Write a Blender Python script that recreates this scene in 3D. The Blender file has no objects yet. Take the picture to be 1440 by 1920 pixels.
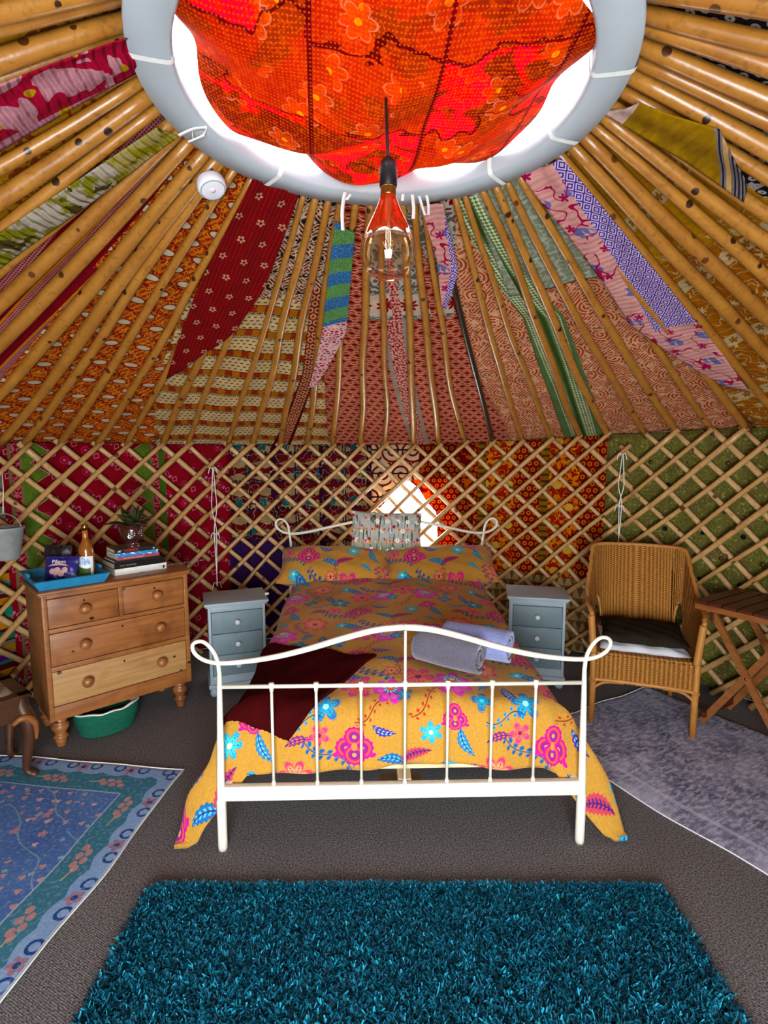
import bpy, bmesh, math, random
import numpy as np
from mathutils import Vector, Matrix
random.seed(7); RNG = np.random.default_rng(7)
PI = math.pi
SC = bpy.context.scene
COL = SC.collection

# ---------------------------------------------------------------- camera, world, light, exposure
cam_data = bpy.data.cameras.new('camera'); cam = bpy.data.objects.new('camera', cam_data)
COL.objects.link(cam); SC.camera = cam
cam.location = (0, 0, 1.6); cam.rotation_euler = (math.radians(90 - 6.56), 0, 0)
cam_data.sensor_fit = 'VERTICAL'; cam_data.sensor_height = 36; cam_data.lens = 18.75
cam_data.clip_start = 0.05

world = bpy.data.worlds.new('sky'); SC.world = world; world.use_nodes = True
bg = world.node_tree.nodes['Background']
bg.inputs['Color'].default_value = (0.86, 0.94, 1.0, 1); bg.inputs['Strength'].default_value = 20.0
try: world.cycles.sampling_method = 'AUTOMATIC'
except Exception: pass

def portal(name, loc, rot, sx, sy):
    l = bpy.data.lights.new(name, 'AREA'); l.shape = 'RECTANGLE'; l.size = sx; l.size_y = sy; l.energy = 1
    l.cycles.is_portal = True
    o = bpy.data.objects.new(name, l); COL.objects.link(o); o.location = loc; o.rotation_euler = rot
    return o
portal('sky_portal_crown', (0, 1.8, 3.0), (0, 0, 0), 1.4, 1.4)
portal('sky_portal_door', (0, -1.0, 0.95), (PI/2, 0, 0), 1.3, 1.75)
portal('sky_portal_window', (0.24, 4.62, 1.0), (-PI/2, 0, 0), 0.8, 0.7)

vs = SC.view_settings
vs.view_transform = 'Standard'; vs.look = 'None'; vs.exposure = 0.7; vs.gamma = 1.0; vs.use_curve_mapping = False
SC.cycles.max_bounces = 8; SC.cycles.diffuse_bounces = 5; SC.cycles.transparent_max_bounces = 12
SC.cycles.sample_clamp_indirect = 6.0; SC.cycles.caustics_reflective = False; SC.cycles.caustics_refractive = False

# ---------------------------------------------------------------- material graph builder
def lin(h):
    if not isinstance(h, str): return h
    h = h.lstrip('#'); c = [int(h[i:i+2], 16)/255 for i in (0, 2, 4)]
    return tuple([x/12.92 if x <= .04045 else ((x+.055)/1.055)**2.4 for x in c] + [1.0])

class V:
    def __init__(s, g, o): s.g = g; s.o = o
    def __add__(a, b): return a.g.m('ADD', a, b)
    __radd__ = __add__
    def __sub__(a, b): return a.g.m('SUBTRACT', a, b)
    def __rsub__(a, b): return a.g.m('SUBTRACT', b, a)
    def __mul__(a, b): return a.g.m('MULTIPLY', a, b)
    __rmul__ = __mul__
    def __truediv__(a, b): return a.g.m('DIVIDE', a, b)
    def __lt__(a, b): return a.g.m('LESS_THAN', a, b)
    def __gt__(a, b): return a.g.m('GREATER_THAN', a, b)
    def __neg__(a): return a.g.m('MULTIPLY', a, -1.0)
    def __abs__(a): return a.g.m('ABSOLUTE', a)
    def __pow__(a, b): return a.g.m('POWER', a, b)

class G:
    def __init__(s, name):
        s.mat = bpy.data.materials.new(name); s.mat.use_nodes = True
        s.t = s.mat.node_tree; s.t.nodes.clear(); s.n = s.t.nodes; s.l = s.t.links; s._tc = None
    def put(s, sock, x):
        if isinstance(x, V): s.l.new(x.o, sock)
        elif isinstance(x, str): sock.default_value = lin(x)
        else: sock.default_value = x
    def m(s, op, *a):
        n = s.n.new('ShaderNodeMath'); n.operation = op
        for i, x in enumerate(a): s.put(n.inputs[i], x)
        return V(s, n.outputs[0])
    def tc(s):
        if s._tc is None: s._tc = s.n.new('ShaderNodeTexCoord')
        return s._tc
    def uv(s):
        x = s.n.new('ShaderNodeSeparateXYZ'); s.l.new(s.tc().outputs['UV'], x.inputs[0])
        return V(s, x.outputs[0]), V(s, x.outputs[1])
    def ob(s):
        return V(s, s.tc().outputs['Object'])
    def xyz(s):
        x = s.n.new('ShaderNodeSeparateXYZ'); s.l.new(s.tc().outputs['Object'], x.inputs[0])
        return [V(s, x.outputs[i]) for i in range(3)]
    def vec(s, x, y, z=0.0):
        n = s.n.new('ShaderNodeCombineXYZ')
        for i, k in enumerate((x, y, z)): s.put(n.inputs[i], k)
        return V(s, n.outputs[0])
    def noise(s, vec, scale, detail=2.0, rough=.5, dist=0.0):
        n = s.n.new('ShaderNodeTexNoise'); s.put(n.inputs['Vector'], vec)
        n.inputs['Scale'].default_value = scale; n.inputs['Detail'].default_value = detail
        n.inputs['Roughness'].default_value = rough; n.inputs['Distortion'].default_value = dist
        return V(s, n.outputs[0])
    def voro(s, vec, scale, feature='F1', out='Distance', rnd=1.0):
        n = s.n.new('ShaderNodeTexVoronoi'); n.feature = feature; s.put(n.inputs['Vector'], vec)
        n.inputs['Scale'].default_value = scale; n.inputs['Randomness'].default_value = rnd
        return V(s, n.outputs[out])
    def mix(s, f, a, b):
        n = s.n.new('ShaderNodeMix'); n.data_type = 'RGBA'
        s.put(n.inputs[0], f); s.put(n.inputs[6], a); s.put(n.inputs[7], b)
        return V(s, n.outputs[2])
    def rnd(s):
        n = s.n.new('ShaderNodeObjectInfo'); return V(s, n.outputs['Random'])
    def island(s):
        n = s.n.new('ShaderNodeNewGeometry'); return V(s, n.outputs['Random Per Island'])
    def ramp(s, x, a, b):
        n = s.n.new('ShaderNodeMapRange'); n.clamp = True
        s.put(n.inputs[0], x); n.inputs[1].default_value = a; n.inputs[2].default_value = b
        return V(s, n.outputs[0])
    def hsv(s, c, sat, val):
        n = s.n.new('ShaderNodeHueSaturation'); n.inputs['Saturation'].default_value = sat; n.inputs['Value'].default_value = val
        s.put(n.inputs['Color'], c); return V(s, n.outputs[0])
    # ---- print helpers
    def wrap(s, x, p): return s.m('WRAP', x, p/2, -p/2)
    def cell(s, u, v, pu, pv, half=True):
        if half:
            row = s.m('FLOOR', (v + pv/2)/pv); u = u + s.m('PINGPONG', row, 1.0)*(pu/2)
        return s.wrap(u, pu), s.wrap(v, pv)
    def stripe(s, x, p, duty=.5): return s.m('FRACT', x/p) < duty
    def hyp(s, x, y): return s.m('SQRT', x*x + y*y)
    def ell(s, x, y, a, b): return s.hyp(x/a, y/b) < 1.0
    def rot(s, x, y, ang):
        c, n = math.cos(ang), math.sin(ang)
        return x*c + y*n, y*c - x*n
    def petal(s, x, y, n, rot=0.0):
        r = s.hyp(x, y); th = s.m('ARCTAN2', y, x)
        return r, abs(s.m('COSINE', (th + rot)*(n/2)))
    def lor(s, *a):
        r = a[0]
        for k in a[1:]: r = s.m('MAXIMUM', r, k)
        return r
    def end(s, col, rough=.9, spec=.25, bump=None, bs=.4, bd=.01, metal=0.0, transl=0.0, sheen=0.0, coat=0.0):
        p = s.n.new('ShaderNodeBsdfPrincipled'); s.put(p.inputs['Base Color'], col)
        s.put(p.inputs['Roughness'], rough); p.inputs['Specular IOR Level'].default_value = spec
        s.put(p.inputs['Metallic'], metal); p.inputs['Sheen Weight'].default_value = sheen
        p.inputs['Coat Weight'].default_value = coat; p.inputs['Coat Roughness'].default_value = .25
        out = s.n.new('ShaderNodeOutputMaterial'); sh = p.outputs[0]
        if bump is not None:
            b = s.n.new('ShaderNodeBump'); b.inputs['Strength'].default_value = bs; b.inputs['Distance'].default_value = bd
            s.put(b.inputs['Height'], bump); s.l.new(b.outputs[0], p.inputs['Normal'])
        if transl:
            t = s.n.new('ShaderNodeBsdfTranslucent'); s.put(t.inputs[0], col)
            mx = s.n.new('ShaderNodeMixShader'); mx.inputs[0].default_value = transl
            s.l.new(sh, mx.inputs[1]); s.l.new(t.outputs[0], mx.inputs[2]); sh = mx.outputs[0]
        s.l.new(sh, out.inputs[0])
        return s.mat

def plain(name, c, rough=.6, spec=.3, var=.12, scale=14, **k):
    g = G(name); n = g.noise(g.ob(), scale, 3)
    d = tuple(x*(1-var*2) for x in lin(c)[:3]) + (1.0,)
    return g.end(g.mix(n, d, tuple(min(1, x*(1+var)) for x in lin(c)[:3]) + (1.0,)), rough, spec, **k)

# ---------------------------------------------------------------- mesh helpers
def new_obj(name, verts, faces, mat, parent=None, smooth=True, uvs=None, center=True):
    me = bpy.data.meshes.new(name)
    verts = np.asarray(verts, float)
    loc = None
    if parent is None and center and len(verts):
        loc = np.array([(verts[:, 0].min()+verts[:, 0].max())/2, (verts[:, 1].min()+verts[:, 1].max())/2, verts[:, 2].min()])
        verts = verts - loc
    me.from_pydata(verts.tolist(), [], [tuple(f) for f in faces])
    if uvs is not None:
        uvl = me.uv_layers.new(name='UVMap'); idx = np.empty(len(me.loops), np.int32)
        me.loops.foreach_get('vertex_index', idx)
        uvl.data.foreach_set('uv', np.asarray(uvs, np.float32)[idx].ravel())
    if smooth: me.polygons.foreach_set('use_smooth', [True]*len(me.polygons))
    if mat is not None: me.materials.append(mat)
    o = bpy.data.objects.new(name, me); COL.objects.link(o)
    if loc is not None: o.location = loc
    if parent is not None: o.parent = parent
    return o

def empty(name, loc=(0, 0, 0), rz=0.0, rot=None):
    o = bpy.data.objects.new(name, None); COL.objects.link(o); o.location = loc
    o.rotation_euler = rot if rot else (0, 0, rz); o.empty_display_size = .1
    return o

def tag(o, label=None, cat=None, group=None, kind=None):
    if label: o['label'] = label
    if cat: o['category'] = cat
    if group: o['group'] = group
    if kind: o['kind'] = kind
    return o

class MB:
    """collects shapes into one mesh"""
    def __init__(s): s.v = []; s.f = []
    def add(s, vf, M=None):
        v, f = vf[0], vf[1]; v = np.asarray(v, float)
        if M is not None:
            M = np.array(M); v = v @ M[:3, :3].T + M[:3, 3]
        n = len(s.v); s.v.extend(v.tolist()); s.f.extend([tuple(i + n for i in q) for q in f]); return s
    def build(s, name, mat, parent=None, smooth=True): return new_obj(name, s.v, s.f, mat, parent, smooth)

def T(x=0, y=0, z=0, rx=0, ry=0, rz=0):
    return Matrix.Translation((x, y, z)) @ Matrix.Rotation(rz, 4, 'Z') @ Matrix.Rotation(ry, 4, 'Y') @ Matrix.Rotation(rx, 4, 'X')

def box(x0, x1, y0, y1, z0, z1, b=0.0, taper=None):
    bm = bmesh.new(); bmesh.ops.create_cube(bm, size=1)
    for v in bm.verts:
        v.co = Vector(((x0+x1)/2 + v.co.x*(x1-x0), (y0+y1)/2 + v.co.y*(y1-y0), (z0+z1)/2 + v.co.z*(z1-z0)))
    if b > 0: bmesh.ops.bevel(bm, geom=bm.edges[:], offset=b, segments=2, profile=.6, affect='EDGES')
    bm.verts.ensure_lookup_table(); bm.verts.index_update()
    r = [v.co[:] for v in bm.verts], [[v.index for v in f.verts] for f in bm.faces]; bm.free(); return r

def smoothpath(pts, n=40, closed=False):
    """Catmull-Rom through points"""
    P = np.asarray(pts, float); out = []
    k = len(P)
    for i in range(k - 1):
        p0 = P[max(i-1, 0)]; p1 = P[i]; p2 = P[i+1]; p3 = P[min(i+2, k-1)]
        m = max(2, int(n/(k-1)))
        for j in range(m):
            t = j/m; out.append(.5*((2*p1) + (-p0+p2)*t + (2*p0-5*p1+4*p2-p3)*t*t + (-p0+3*p1-3*p2+p3)*t**3))
    out.append(P[-1]); return np.array(out)

def tube(path, rad, seg=8, cap=True):
    P = np.asarray(path, float); n = len(P)
    rad = np.full(n, rad) if np.isscalar(rad) else np.interp(np.linspace(0, 1, n), np.linspace(0, 1, len(rad)), rad)
    Tn = np.gradient(P, axis=0); Tn /= np.linalg.norm(Tn, axis=1)[:, None] + 1e-12
    a = np.array([0, 0, 1.]) if abs(Tn[0][2]) < .9 else np.array([1., 0, 0])
    N = np.cross(Tn[0], a); N /= np.linalg.norm(N); vs_, fs = [], []
    for i in range(n):
        N = N - Tn[i]*np.dot(N, Tn[i]); N /= np.linalg.norm(N) + 1e-12; B = np.cross(Tn[i], N)
        for k in range(seg):
            c = 2*PI*k/seg; vs_.append(P[i] + rad[i]*(N*math.cos(c) + B*math.sin(c)))
    for i in range(n-1):
        for k in range(seg):
            k2 = (k+1) % seg; fs.append((i*seg+k, i*seg+k2, (i+1)*seg+k2, (i+1)*seg+k))
    if cap: fs.append(tuple(range(seg))[::-1]); fs.append(tuple((n-1)*seg + k for k in range(seg)))
    return vs_, fs

def lathe(prof, seg=24, capb=True, capt=True):
    vs_, fs = [], []; n = len(prof)
    for r, z in prof:
        for k in range(seg): vs_.append((r*math.cos(2*PI*k/seg), r*math.sin(2*PI*k/seg), z))
    for i in range(n-1):
        for k in range(seg):
            k2 = (k+1) % seg; fs.append((i*seg+k, i*seg+k2, (i+1)*seg+k2, (i+1)*seg+k))
    if capb: fs.append(tuple(range(seg))[::-1])
    if capt: fs.append(tuple((n-1)*seg + k for k in range(seg)))
    return vs_, fs

def sheet(nu, nv, fn, uvfn=None, mask=None):
    vs_, uv, fs = [], [], []
    for j in range(nv+1):
        for i in range(nu+1):
            a, b = i/nu, j/nv; vs_.append(fn(a, b)); uv.append(uvfn(a, b) if uvfn else (a, b))
    for j in range(nv):
        for i in range(nu):
            if mask and not mask((i+.5)/nu, (j+.5)/nv): continue
            k = j*(nu+1) + i; fs.append((k, k+1, k+nu+2, k+nu+1))
    return vs_, fs, uv

def solidify(o, t, off=0.0):
    m = o.modifiers.new('thickness', 'SOLIDIFY'); m.thickness = t; m.offset = off; return o

def text(name, body, size, mat, parent, loc, rot, align='LEFT'):
    c = bpy.data.curves.new(name, 'FONT'); c.body = body; c.size = size; c.extrude = .0003; c.align_x = align; c.align_y = 'CENTER'
    tmp = bpy.data.objects.new(name, c); COL.objects.link(tmp); bpy.context.view_layer.update()
    me = bpy.data.meshes.new_from_object(tmp.evaluated_get(bpy.context.evaluated_depsgraph_get())); bpy.data.objects.remove(tmp)
    me.materials.clear(); me.materials.append(mat)
    o = bpy.data.objects.new(name, me); COL.objects.link(o); o.parent = parent
    o.location = loc; o.rotation_euler = rot; return o
# ---------------------------------------------------------------- wood, paint, metal
def m_pole(name, ca, cb, knot, ks, coat):
    g = G(name); o = g.ob(); r = g.rnd()
    n = g.noise(o, 9, 4); c = g.mix(n, ca, cb)
    c = g.mix(g.ramp(g.noise(o, 55, 2), .55, .75)*.45, c, knot)
    c = g.mix(g.voro(o, ks) < .16, c, knot)
    c = g.mix(r*.35, c, ca)
    return g.end(c, .36, .5, bump=g.noise(o, 60, 3), bs=.25, bd=.004, coat=coat)
M = {}
M['pole'] = m_pole('roof_pole_hazel', '#8A5014', '#C08432', '#2A1206', 11, .3)
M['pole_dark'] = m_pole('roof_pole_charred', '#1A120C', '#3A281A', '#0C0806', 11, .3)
M['lath'] = m_pole('lattice_hazel', '#9E6E38', '#D0A468', '#4E2E12', 9, .05)
M['lath_back'] = m_pole('lattice_hazel_pale', '#B08650', '#D8B27C', '#4E2E12', 9, .05)

def m_pine():
    g = G('waxed_pine'); x, y, z = g.xyz()
    v = g.vec(x*2.2, y*6, z*26); n = g.noise(v, 1.6, 4, dist=.6)
    c = g.mix(n, '#6E3410', '#B4743A')
    c = g.mix(g.ramp(g.noise(g.ob(), 5, 3), .5, .7)*.7, c, '#5E2C0E')
    c = g.mix(g.voro(g.vec(x*1.0, y*1.0, z*1.5), 6.5) < .085, c, '#2E1508')
    return g.end(c, .42, .45, bump=n, bs=.15, bd=.003, coat=.15)
M['pine'] = m_pine()
def m_pine_pale():
    g = G('paler_pine'); x, y, z = g.xyz()  # paler tone of the pine, used on the bottom drawer
    n = g.noise(g.vec(x*2.2, y*6, z*26), 1.6, 4, dist=.6); c = g.mix(n, '#8A5A2C', '#C89A60')
    c = g.mix(g.ramp(g.noise(g.ob(), 6, 3), .55, .7)*.5, c, '#94602F')
    c = g.mix(g.voro(g.vec(x*1.0, y*1.0, z*1.5), 7.5) < .1, c, '#3A1D0C')
    return g.end(c, .5, .35, bump=n, bs=.15, bd=.003)
M['pine_pale'] = m_pine_pale()
def m_dark(name, a, b):
    g = G(name); x, y, z = g.xyz(); n = g.noise(g.vec(x*3, y*3, z*14), 3, 4, dist=.5)
    return g.end(g.mix(n, a, b), .42, .45, bump=n, bs=.1, bd=.002)
M['mahogany'] = m_dark('dark_mahogany', '#2A1409', '#5B3418')
M['acacia'] = m_dark('oiled_acacia', '#5E2F12', '#A0622C')
M['acacia_dark'] = m_dark('red_brown_slat', '#34100A', '#602412')
M['white_metal'] = plain('cream_white_enamel', '#D6D0BE', .35, .5, .04)
M['pale_paint'] = plain('pale_blue_grey_paint', '#9DABB2', .45, .4, .06, 8)
M['bedside_front'] = plain('sage_blue_paint', '#74898E', .5, .4, .10, 30)
M['knob_white'] = plain('white_ceramic', '#E8EAF0', .25, .5, .03)
M['white_plastic'] = plain('white_plastic', '#E4E0E4', .4, .5, .03)
M['ring_paint'] = plain('pale_grey_ring_paint', '#B4BCC2', .5, .4, .07, 6, bump=None)
M['canvas'] = plain('natural_canvas', '#C9BEA2', .9, .1, .08, 5)
M['white_cotton'] = plain('white_cotton', '#EEECE6', .9, .1, .05, 40)
M['black_plastic'] = plain('black_rubber', '#140E10', .4, .4, .2)
M['brass'] = plain('copper_brass', '#C98A45', .25, .5, .1, 20, metal=1.0)
M['zinc'] = plain('galvanised_zinc', '#A6AAA6', .5, .5, .2, 25, metal=.35)
M['rubber_dark'] = plain('dark_fabric', '#15151A', .9, .1, .2)
M['raw_wood'] = plain('raw_softwood', '#D8C296', .7, .2, .12)
M['sprig'] = plain('dark_leaf', '#3A4A1C', .5, .4, .35, 30)

# ---------------------------------------------------------------- floor coverings
def m_carpet():
    g = G('brown_grey_carpet'); o = g.ob(); n = g.noise(o, 165, 3, .7); w = g.noise(o, 3.0, 3)
    c = g.mix(g.ramp(n, .38, .64), '#2E2B2D', '#948D8C'); c = g.mix(w*.35, c, '#57504C')
    x, y, z = g.xyz()
    return g.end(c, .95, .05, bump=n + g.m('SINE', (x*.5 + y)*900)*.15, bs=.6, bd=.004)
M['carpet'] = m_carpet()
def m_teal():
    g = G('teal_shag'); r = g.island()
    c = g.mix(r, '#013040', '#05647E'); c = g.mix(r > .90, c, '#1C93AE'); c = g.mix(r < .28, c, '#011E2A')
    return g.end(c, .6, .15)
M['teal'] = m_teal()
M['teal_base'] = plain('teal_backing', '#02303C', .9, .1, .2)
def m_grey_rug():
    g = G('faded_lilac_grey_rug'); u, v = g.uv(); q = g.vec(u, v)
    n = g.noise(q, 2.4, 6, .65, 1.2); f = g.noise(g.vec(u*9, v*3), 6, 5, .7)
    c = g.mix(g.ramp(n, .35, .68), '#4A4A68', '#B2B2CA'); c = g.mix(g.ramp(f, .45, .6)*.65, c, '#D2D0E0')
    c = g.mix(g.ramp(g.noise(q, 5, 3), .55, .7)*.5, c, '#40405C')
    line = abs(v - .13) < .012
    c = g.mix(line*.45, c, '#CFCDD8')
    return g.end(c, .95, .05, bump=g.noise(q, 300, 2), bs=.3, bd=.002)
M['grey_rug'] = m_grey_rug()
def m_blue_rug():
    # u from the edge beside the bed (0) inward, v from the far edge (0) towards the room
    g = G('blue_floral_rug'); u, v = g.uv(); q = g.vec(u, v)
    n = g.noise(q, 3, 4, .6); grain = g.noise(q, 160, 2)
    c = g.mix(n, '#2E4E9A', '#6C96CE')
    e = g.m('MINIMUM', u, v)
    # stems and sprigs in the field
    st = g.lor(*[abs(g.wrap(u*.6 + v*.8 + g.noise(g.vec(u*1.2, v*1.2, k), 3, 1)*.25 + k*.21, .42)) < .004 for k in (0, 1)])
    c = g.mix(st*(g.noise(q, 4, 1) > .40), c, '#7FA6B8')
    for (pu, pv, ou, ov, R, col, n_) in ((.075, .06, 0, 0, .014, '#D09A96', 3), (.13, .11, .07, .05, .022, '#C48E98', 5), (.31, .26, .1, .13, .045, '#A4A8CC', 4), (.09, .13, .03, .09, .013, '#E0B8B0', 3), (.11, .09, .05, .02, .012, '#8FB8C8', 4)):
        x, y = g.cell(u + ou, v + ov, pu, pv); r, k = g.petal(x, y, n_)
        mk = g.noise(g.vec(u + ou, v + ov, pu*40), 4.5, 1) > .52
        c = g.mix((r < R*(.45 + .55*k))*mk, c, col)
    # border band
    band = e < .21; c = g.mix(band, c, g.mix(n, '#2A6482', '#4C92A0'))
    t = g.m('MAXIMUM', u, v)
    bx, by = g.cell(t, e - .135, .30, 10.0, False)
    for (ox, oy) in ((-.055, .02), (-.03, -.005), (-.01, .022), (.012, -.008), (.035, .018), (.055, .0)):
        c = g.mix(band*g.ell(bx - ox, by - oy, .018, .014), c, '#C08C86')
    c = g.mix(band*(abs(by + .005 - bx*.15) < .003)*(abs(bx - .085) < .03), c, '#C9B46A')
    c = g.mix(abs(e - .212) < .0035, c, '#A9C0D8')
    scal = .075 + .018*abs(g.m('SINE', t*(PI/.13)))
    edge = e < scal; c = g.mix(edge, c, g.mix(n, '#6E96CC', '#A2C0E2'))
    sx, sy = g.cell(t, e - .04, .26, 10.0, False); r, k = g.petal(sx, sy, 5)
    c = g.mix(edge*(r < .034*(.6 + .4*k)), c, '#A97C8C'); c = g.mix(edge*(r < .012), c, '#274A86')
    sw = abs(g.hyp(g.wrap(t + .065, .13), e - .03) - .024) < .006
    c = g.mix(edge*sw, c, '#274A86')
    c = g.mix(e < .012, c, '#B9C4D2')
    c = g.mix(g.ramp(grain, .35, .75)*.35, c, '#10264E'); c = g.mix(g.ramp(g.noise(q, 60, 2), .5, .7)*.25, c, '#B8CCE6')
    return g.end(c, .9, .08, bump=grain, bs=.3, bd=.002)
M['blue_rug'] = m_blue_rug()

# ---------------------------------------------------------------- bed print: ochre with large flowers
def m_bed(name, ou=0.0, ov=0.0, sc=1.0):
    g = G(name); u, v = g.uv(); u = u*1.12*sc + ou; v = v*1.12*sc + ov; W, H = .92, .62
    q = g.vec(u, v)
    c = g.mix(g.noise(q, 90, 2), '#A26B1C', '#C0923C')
    def loc(cx, cy): return g.wrap(u - cx, W), g.wrap(v - cy, H)
    def star(c, cx, cy, R, n, rot, c1, c2, c3, p=.7):
        x, y = loc(cx, cy); r, k = g.petal(x, y, n, rot); pr = R*(.28 + .72*k**p) + .006*g.m('SINE', r*900)
        c = g.mix(r < pr, c, c1); c = g.mix(r < pr*.74, c, c2)
        c = g.mix((k > .985)*(r < pr*.7)*(g.m('FRACT', r*70) < .6), c, '#5A1236')
        c = g.mix(r < R*.2, c, c3)
        return c
    def mandala(c, cx, cy, R):
        x, y = loc(cx, cy); r, k = g.petal(x, y, 14)
        for (ox, oy, q) in ((-.42, -.1, .62), (.42, -.1, .62), (0, .55, .56), (0, -.45, .6)):
            e, k2 = g.petal(x - ox*R, y - oy*R, 12); e = e/R
            c = g.mix(e < q*(.92 + .1*k2), c, '#B81278'); c = g.mix(e < q*.76, c, '#D8503A'); c = g.mix(e < q*.56, c, '#A81468'); c = g.mix((e < q*.44)*(k2 > .55), c, '#5E2A8A'); c = g.mix(e < q*.2, c, '#E08A4A')
        c = g.mix(g.ell(x, y - R*.0, R*.16, R*.22), c, '#E07A3A')
        for sg in (-1, 1): c = g.mix(g.ell(x - sg*R*.98, y + R*.5, R*.2, R*.13), c, '#C2187E')
        return c
    def leaf(c, cx, cy, L, B, rot, ca, cb, teeth=60):
        x, y = loc(cx, cy); a, b = g.rot(x, y, rot); b = b + (a*a)*(2.2/L*.12)
        w = (1.0 - (a/L)*(a/L))*B + .003*g.m('SINE', a*teeth*6)
        ins = abs(a) < L
        c = g.mix((abs(b) < w)*ins, c, ca); c = g.mix((abs(b) < w*.55)*ins*(g.m('FRACT', a*teeth + abs(b)*40) < .5), c, cb)
        return g.mix((abs(b) < .0022)*ins, c, '#3A1E6A')
    def peony(c, cx, cy, R):
        x, y = loc(cx, cy); r, k = g.petal(x, y, 7, .4); fr = R*(.5 + .5*k**.6) + .005*g.m('SINE', r*1000)
        c = g.mix(r < fr, c, '#C8259A'); c = g.mix(r < fr*.72, c, '#D94AB4')
        c = g.mix((r < fr*.6)*(k < .45), c, '#5A1874')
        r2, k2 = g.petal(x, y - R*.22, 12); c = g.mix(r2 < R*.4, c, '#7FE0EA'); c = g.mix((r2 < R*.4)*(k2 < .5), c, '#3A2A8A')
        c = g.mix(r2 < R*.24, c, '#E0492E'); return g.mix(g.ell(x, y - R*.3, R*.16, R*.1), c, '#A9D8A0')
    def sprig(c, cx, cy, L, rot, cs, cd, dr=.011):
        x, y = loc(cx, cy); a, b = g.rot(x, y, rot); b = b - .02*g.m('SINE', a*(3/L))
        ins = abs(a) < L
        c = g.mix((abs(b) < .0028)*ins, c, cs); da = g.wrap(a, .034)
        d = g.m('MINIMUM', g.hyp(da, b - .015), g.hyp(da - .012, b + .015))
        c = g.mix((d < dr)*ins, c, cd); return g.mix((d < dr*.45)*ins, c, cs)
    TE, TB, DB = '#1592B8', '#2FC4D8', '#1E5E96'
    c = sprig(c, .12, .10, .11, .7, '#7A3018', '#C8402A', .008)
    c = sprig(c, .58, .48, .13, -.6, '#2A4A7A', DB)
    c = sprig(c, .36, .30, .12, 1.9, '#2A4A7A', '#B8355A')
    c = sprig(c, .80, .30, .11, 2.4, '#3A2A6A', DB)
    c = sprig(c, .78, .06, .09, .5, '#7A3018', '#C8402A', .007)
    c = leaf(c, .50, .14, .075, .024, 1.9, '#41307E', '#7FD0E0', 55)
    c = leaf(c, .66, .30, .085, .026, 2.5, DB, '#4FA0CA', 40)
    c = leaf(c, .05, .46, .085, .028, .5, '#B83A4A', '#4A1E6A', 60)
    c = leaf(c, .88, .44, .075, .024, -.4, DB, '#43B0D0', 45)
    c = leaf(c, .28, .52, .08, .024, 2.0, '#2E6F9C', '#55B8CC', 45)
    c = leaf(c, .44, .56, .06, .02, .2, '#7A2A6A', '#D06A3A', 50)
    c = leaf(c, .23, .40, .05, .018, -.6, TE, TB, 50)
    c = star(c, .09, .27, .085, 5, .3, '#C81E78', '#DE5A50', '#8A1450')
    c = star(c, .57, .08, .07, 5, .9, DB, TE, '#8FE0D8')
    c = star(c, .37, .10, .05, 4, .2, DB, TE, TB)
    c = star(c, .72, .20, .085, 6, .0, '#C81E78', '#DE5A50', '#8A1450')
    c = star(c, .43, .39, .082, 7, .6, '#D0305A', '#E08A5A', '#B01E70', .5)
    c = star(c, .13, .57, .055, 6, .4, TE, TB, '#C8E8A0')
    c = star(c, .60, .34, .042, 5, .1, TE, TB, '#E0E8B0')
    c = mandala(c, .70, .52, .085); c = peony(c, .25, .21, .10); c = peony(c, .87, .17, .085)
    c = mandala(c, .24, .02, .055)
    c = leaf(c, .40, .22, .055, .016, .8, '#2E6F9C', '#55B8CC', 50); c = leaf(c, .83, .58, .06, .02, 2.7, '#4A2A8A', '#6FC0D8', 50)
    c = star(c, .54, .57, .05, 5, .5, '#C81E78', '#DE5A50', '#8A1450'); c = star(c, .01, .14, .042, 5, .9, DB, TE, TB); c = star(c, .88, .32, .038, 6, .0, '#B02A5A', '#E08A4A', '#7A1450')
    c = sprig(c, .0, .36, .08, 1.2, '#6A2A5A', '#C8402A', .007); c = sprig(c, .47, .02, .09, .1, '#2A4A7A', '#1592B8', .008)
    f = g.noise(q, 5, 3)
    return g.end(c, .92, .08, bump=g.noise(q, 9, 4, .6) + f*.5, bs=.35, bd=.03, sheen=.1)
M['duvet'] = m_bed('ochre_floral_duvet')
M['pillow_print'] = m_bed('ochre_floral_pillowcase', .47, .30, .98)
def m_cushion():
    g = G('meadow_print_cushion'); u, v = g.uv(); q = g.vec(u, v)
    n = g.noise(q, 16, 3); c = g.mix(n, '#8F9690', '#C2C0B4')
    c = g.mix(g.ramp(g.noise(g.vec(u*60, v*6), 1.0, 2), .55, .6)*(v < .26), c, '#3B4A34')
    c = g.mix(g.ramp(v, .10, .0)*.6, c, '#57683E')
    for (pu, pv, ou, ov, R, col, ce) in ((.075, .07, 0, 0, .02, '#E6E2D8', '#D8B040'), (.09, .085, .03, .02, .02, '#C98E8E', '#7A2A2A'), (.06, .1, .01, .05, .014, '#D8904A', '#6A3A1A'), (.12, .09, .05, .01, .016, '#B02A36', '#2A1010')):
        x, y = g.cell(u + ou, v + ov, pu, pv); r, k = g.petal(x, y, 6); mk = g.noise(g.vec(u + ou*9, v + ov*9), 9, 1) > .48
        c = g.mix((r < R*(.55 + .45*k))*mk, c, col); c = g.mix((r < R*.3)*mk, c, ce)
    return g.end(c, .9, .1, bump=g.noise(q, 120, 2), bs=.3, bd=.003)
M['cushion'] = m_cushion()
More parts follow.
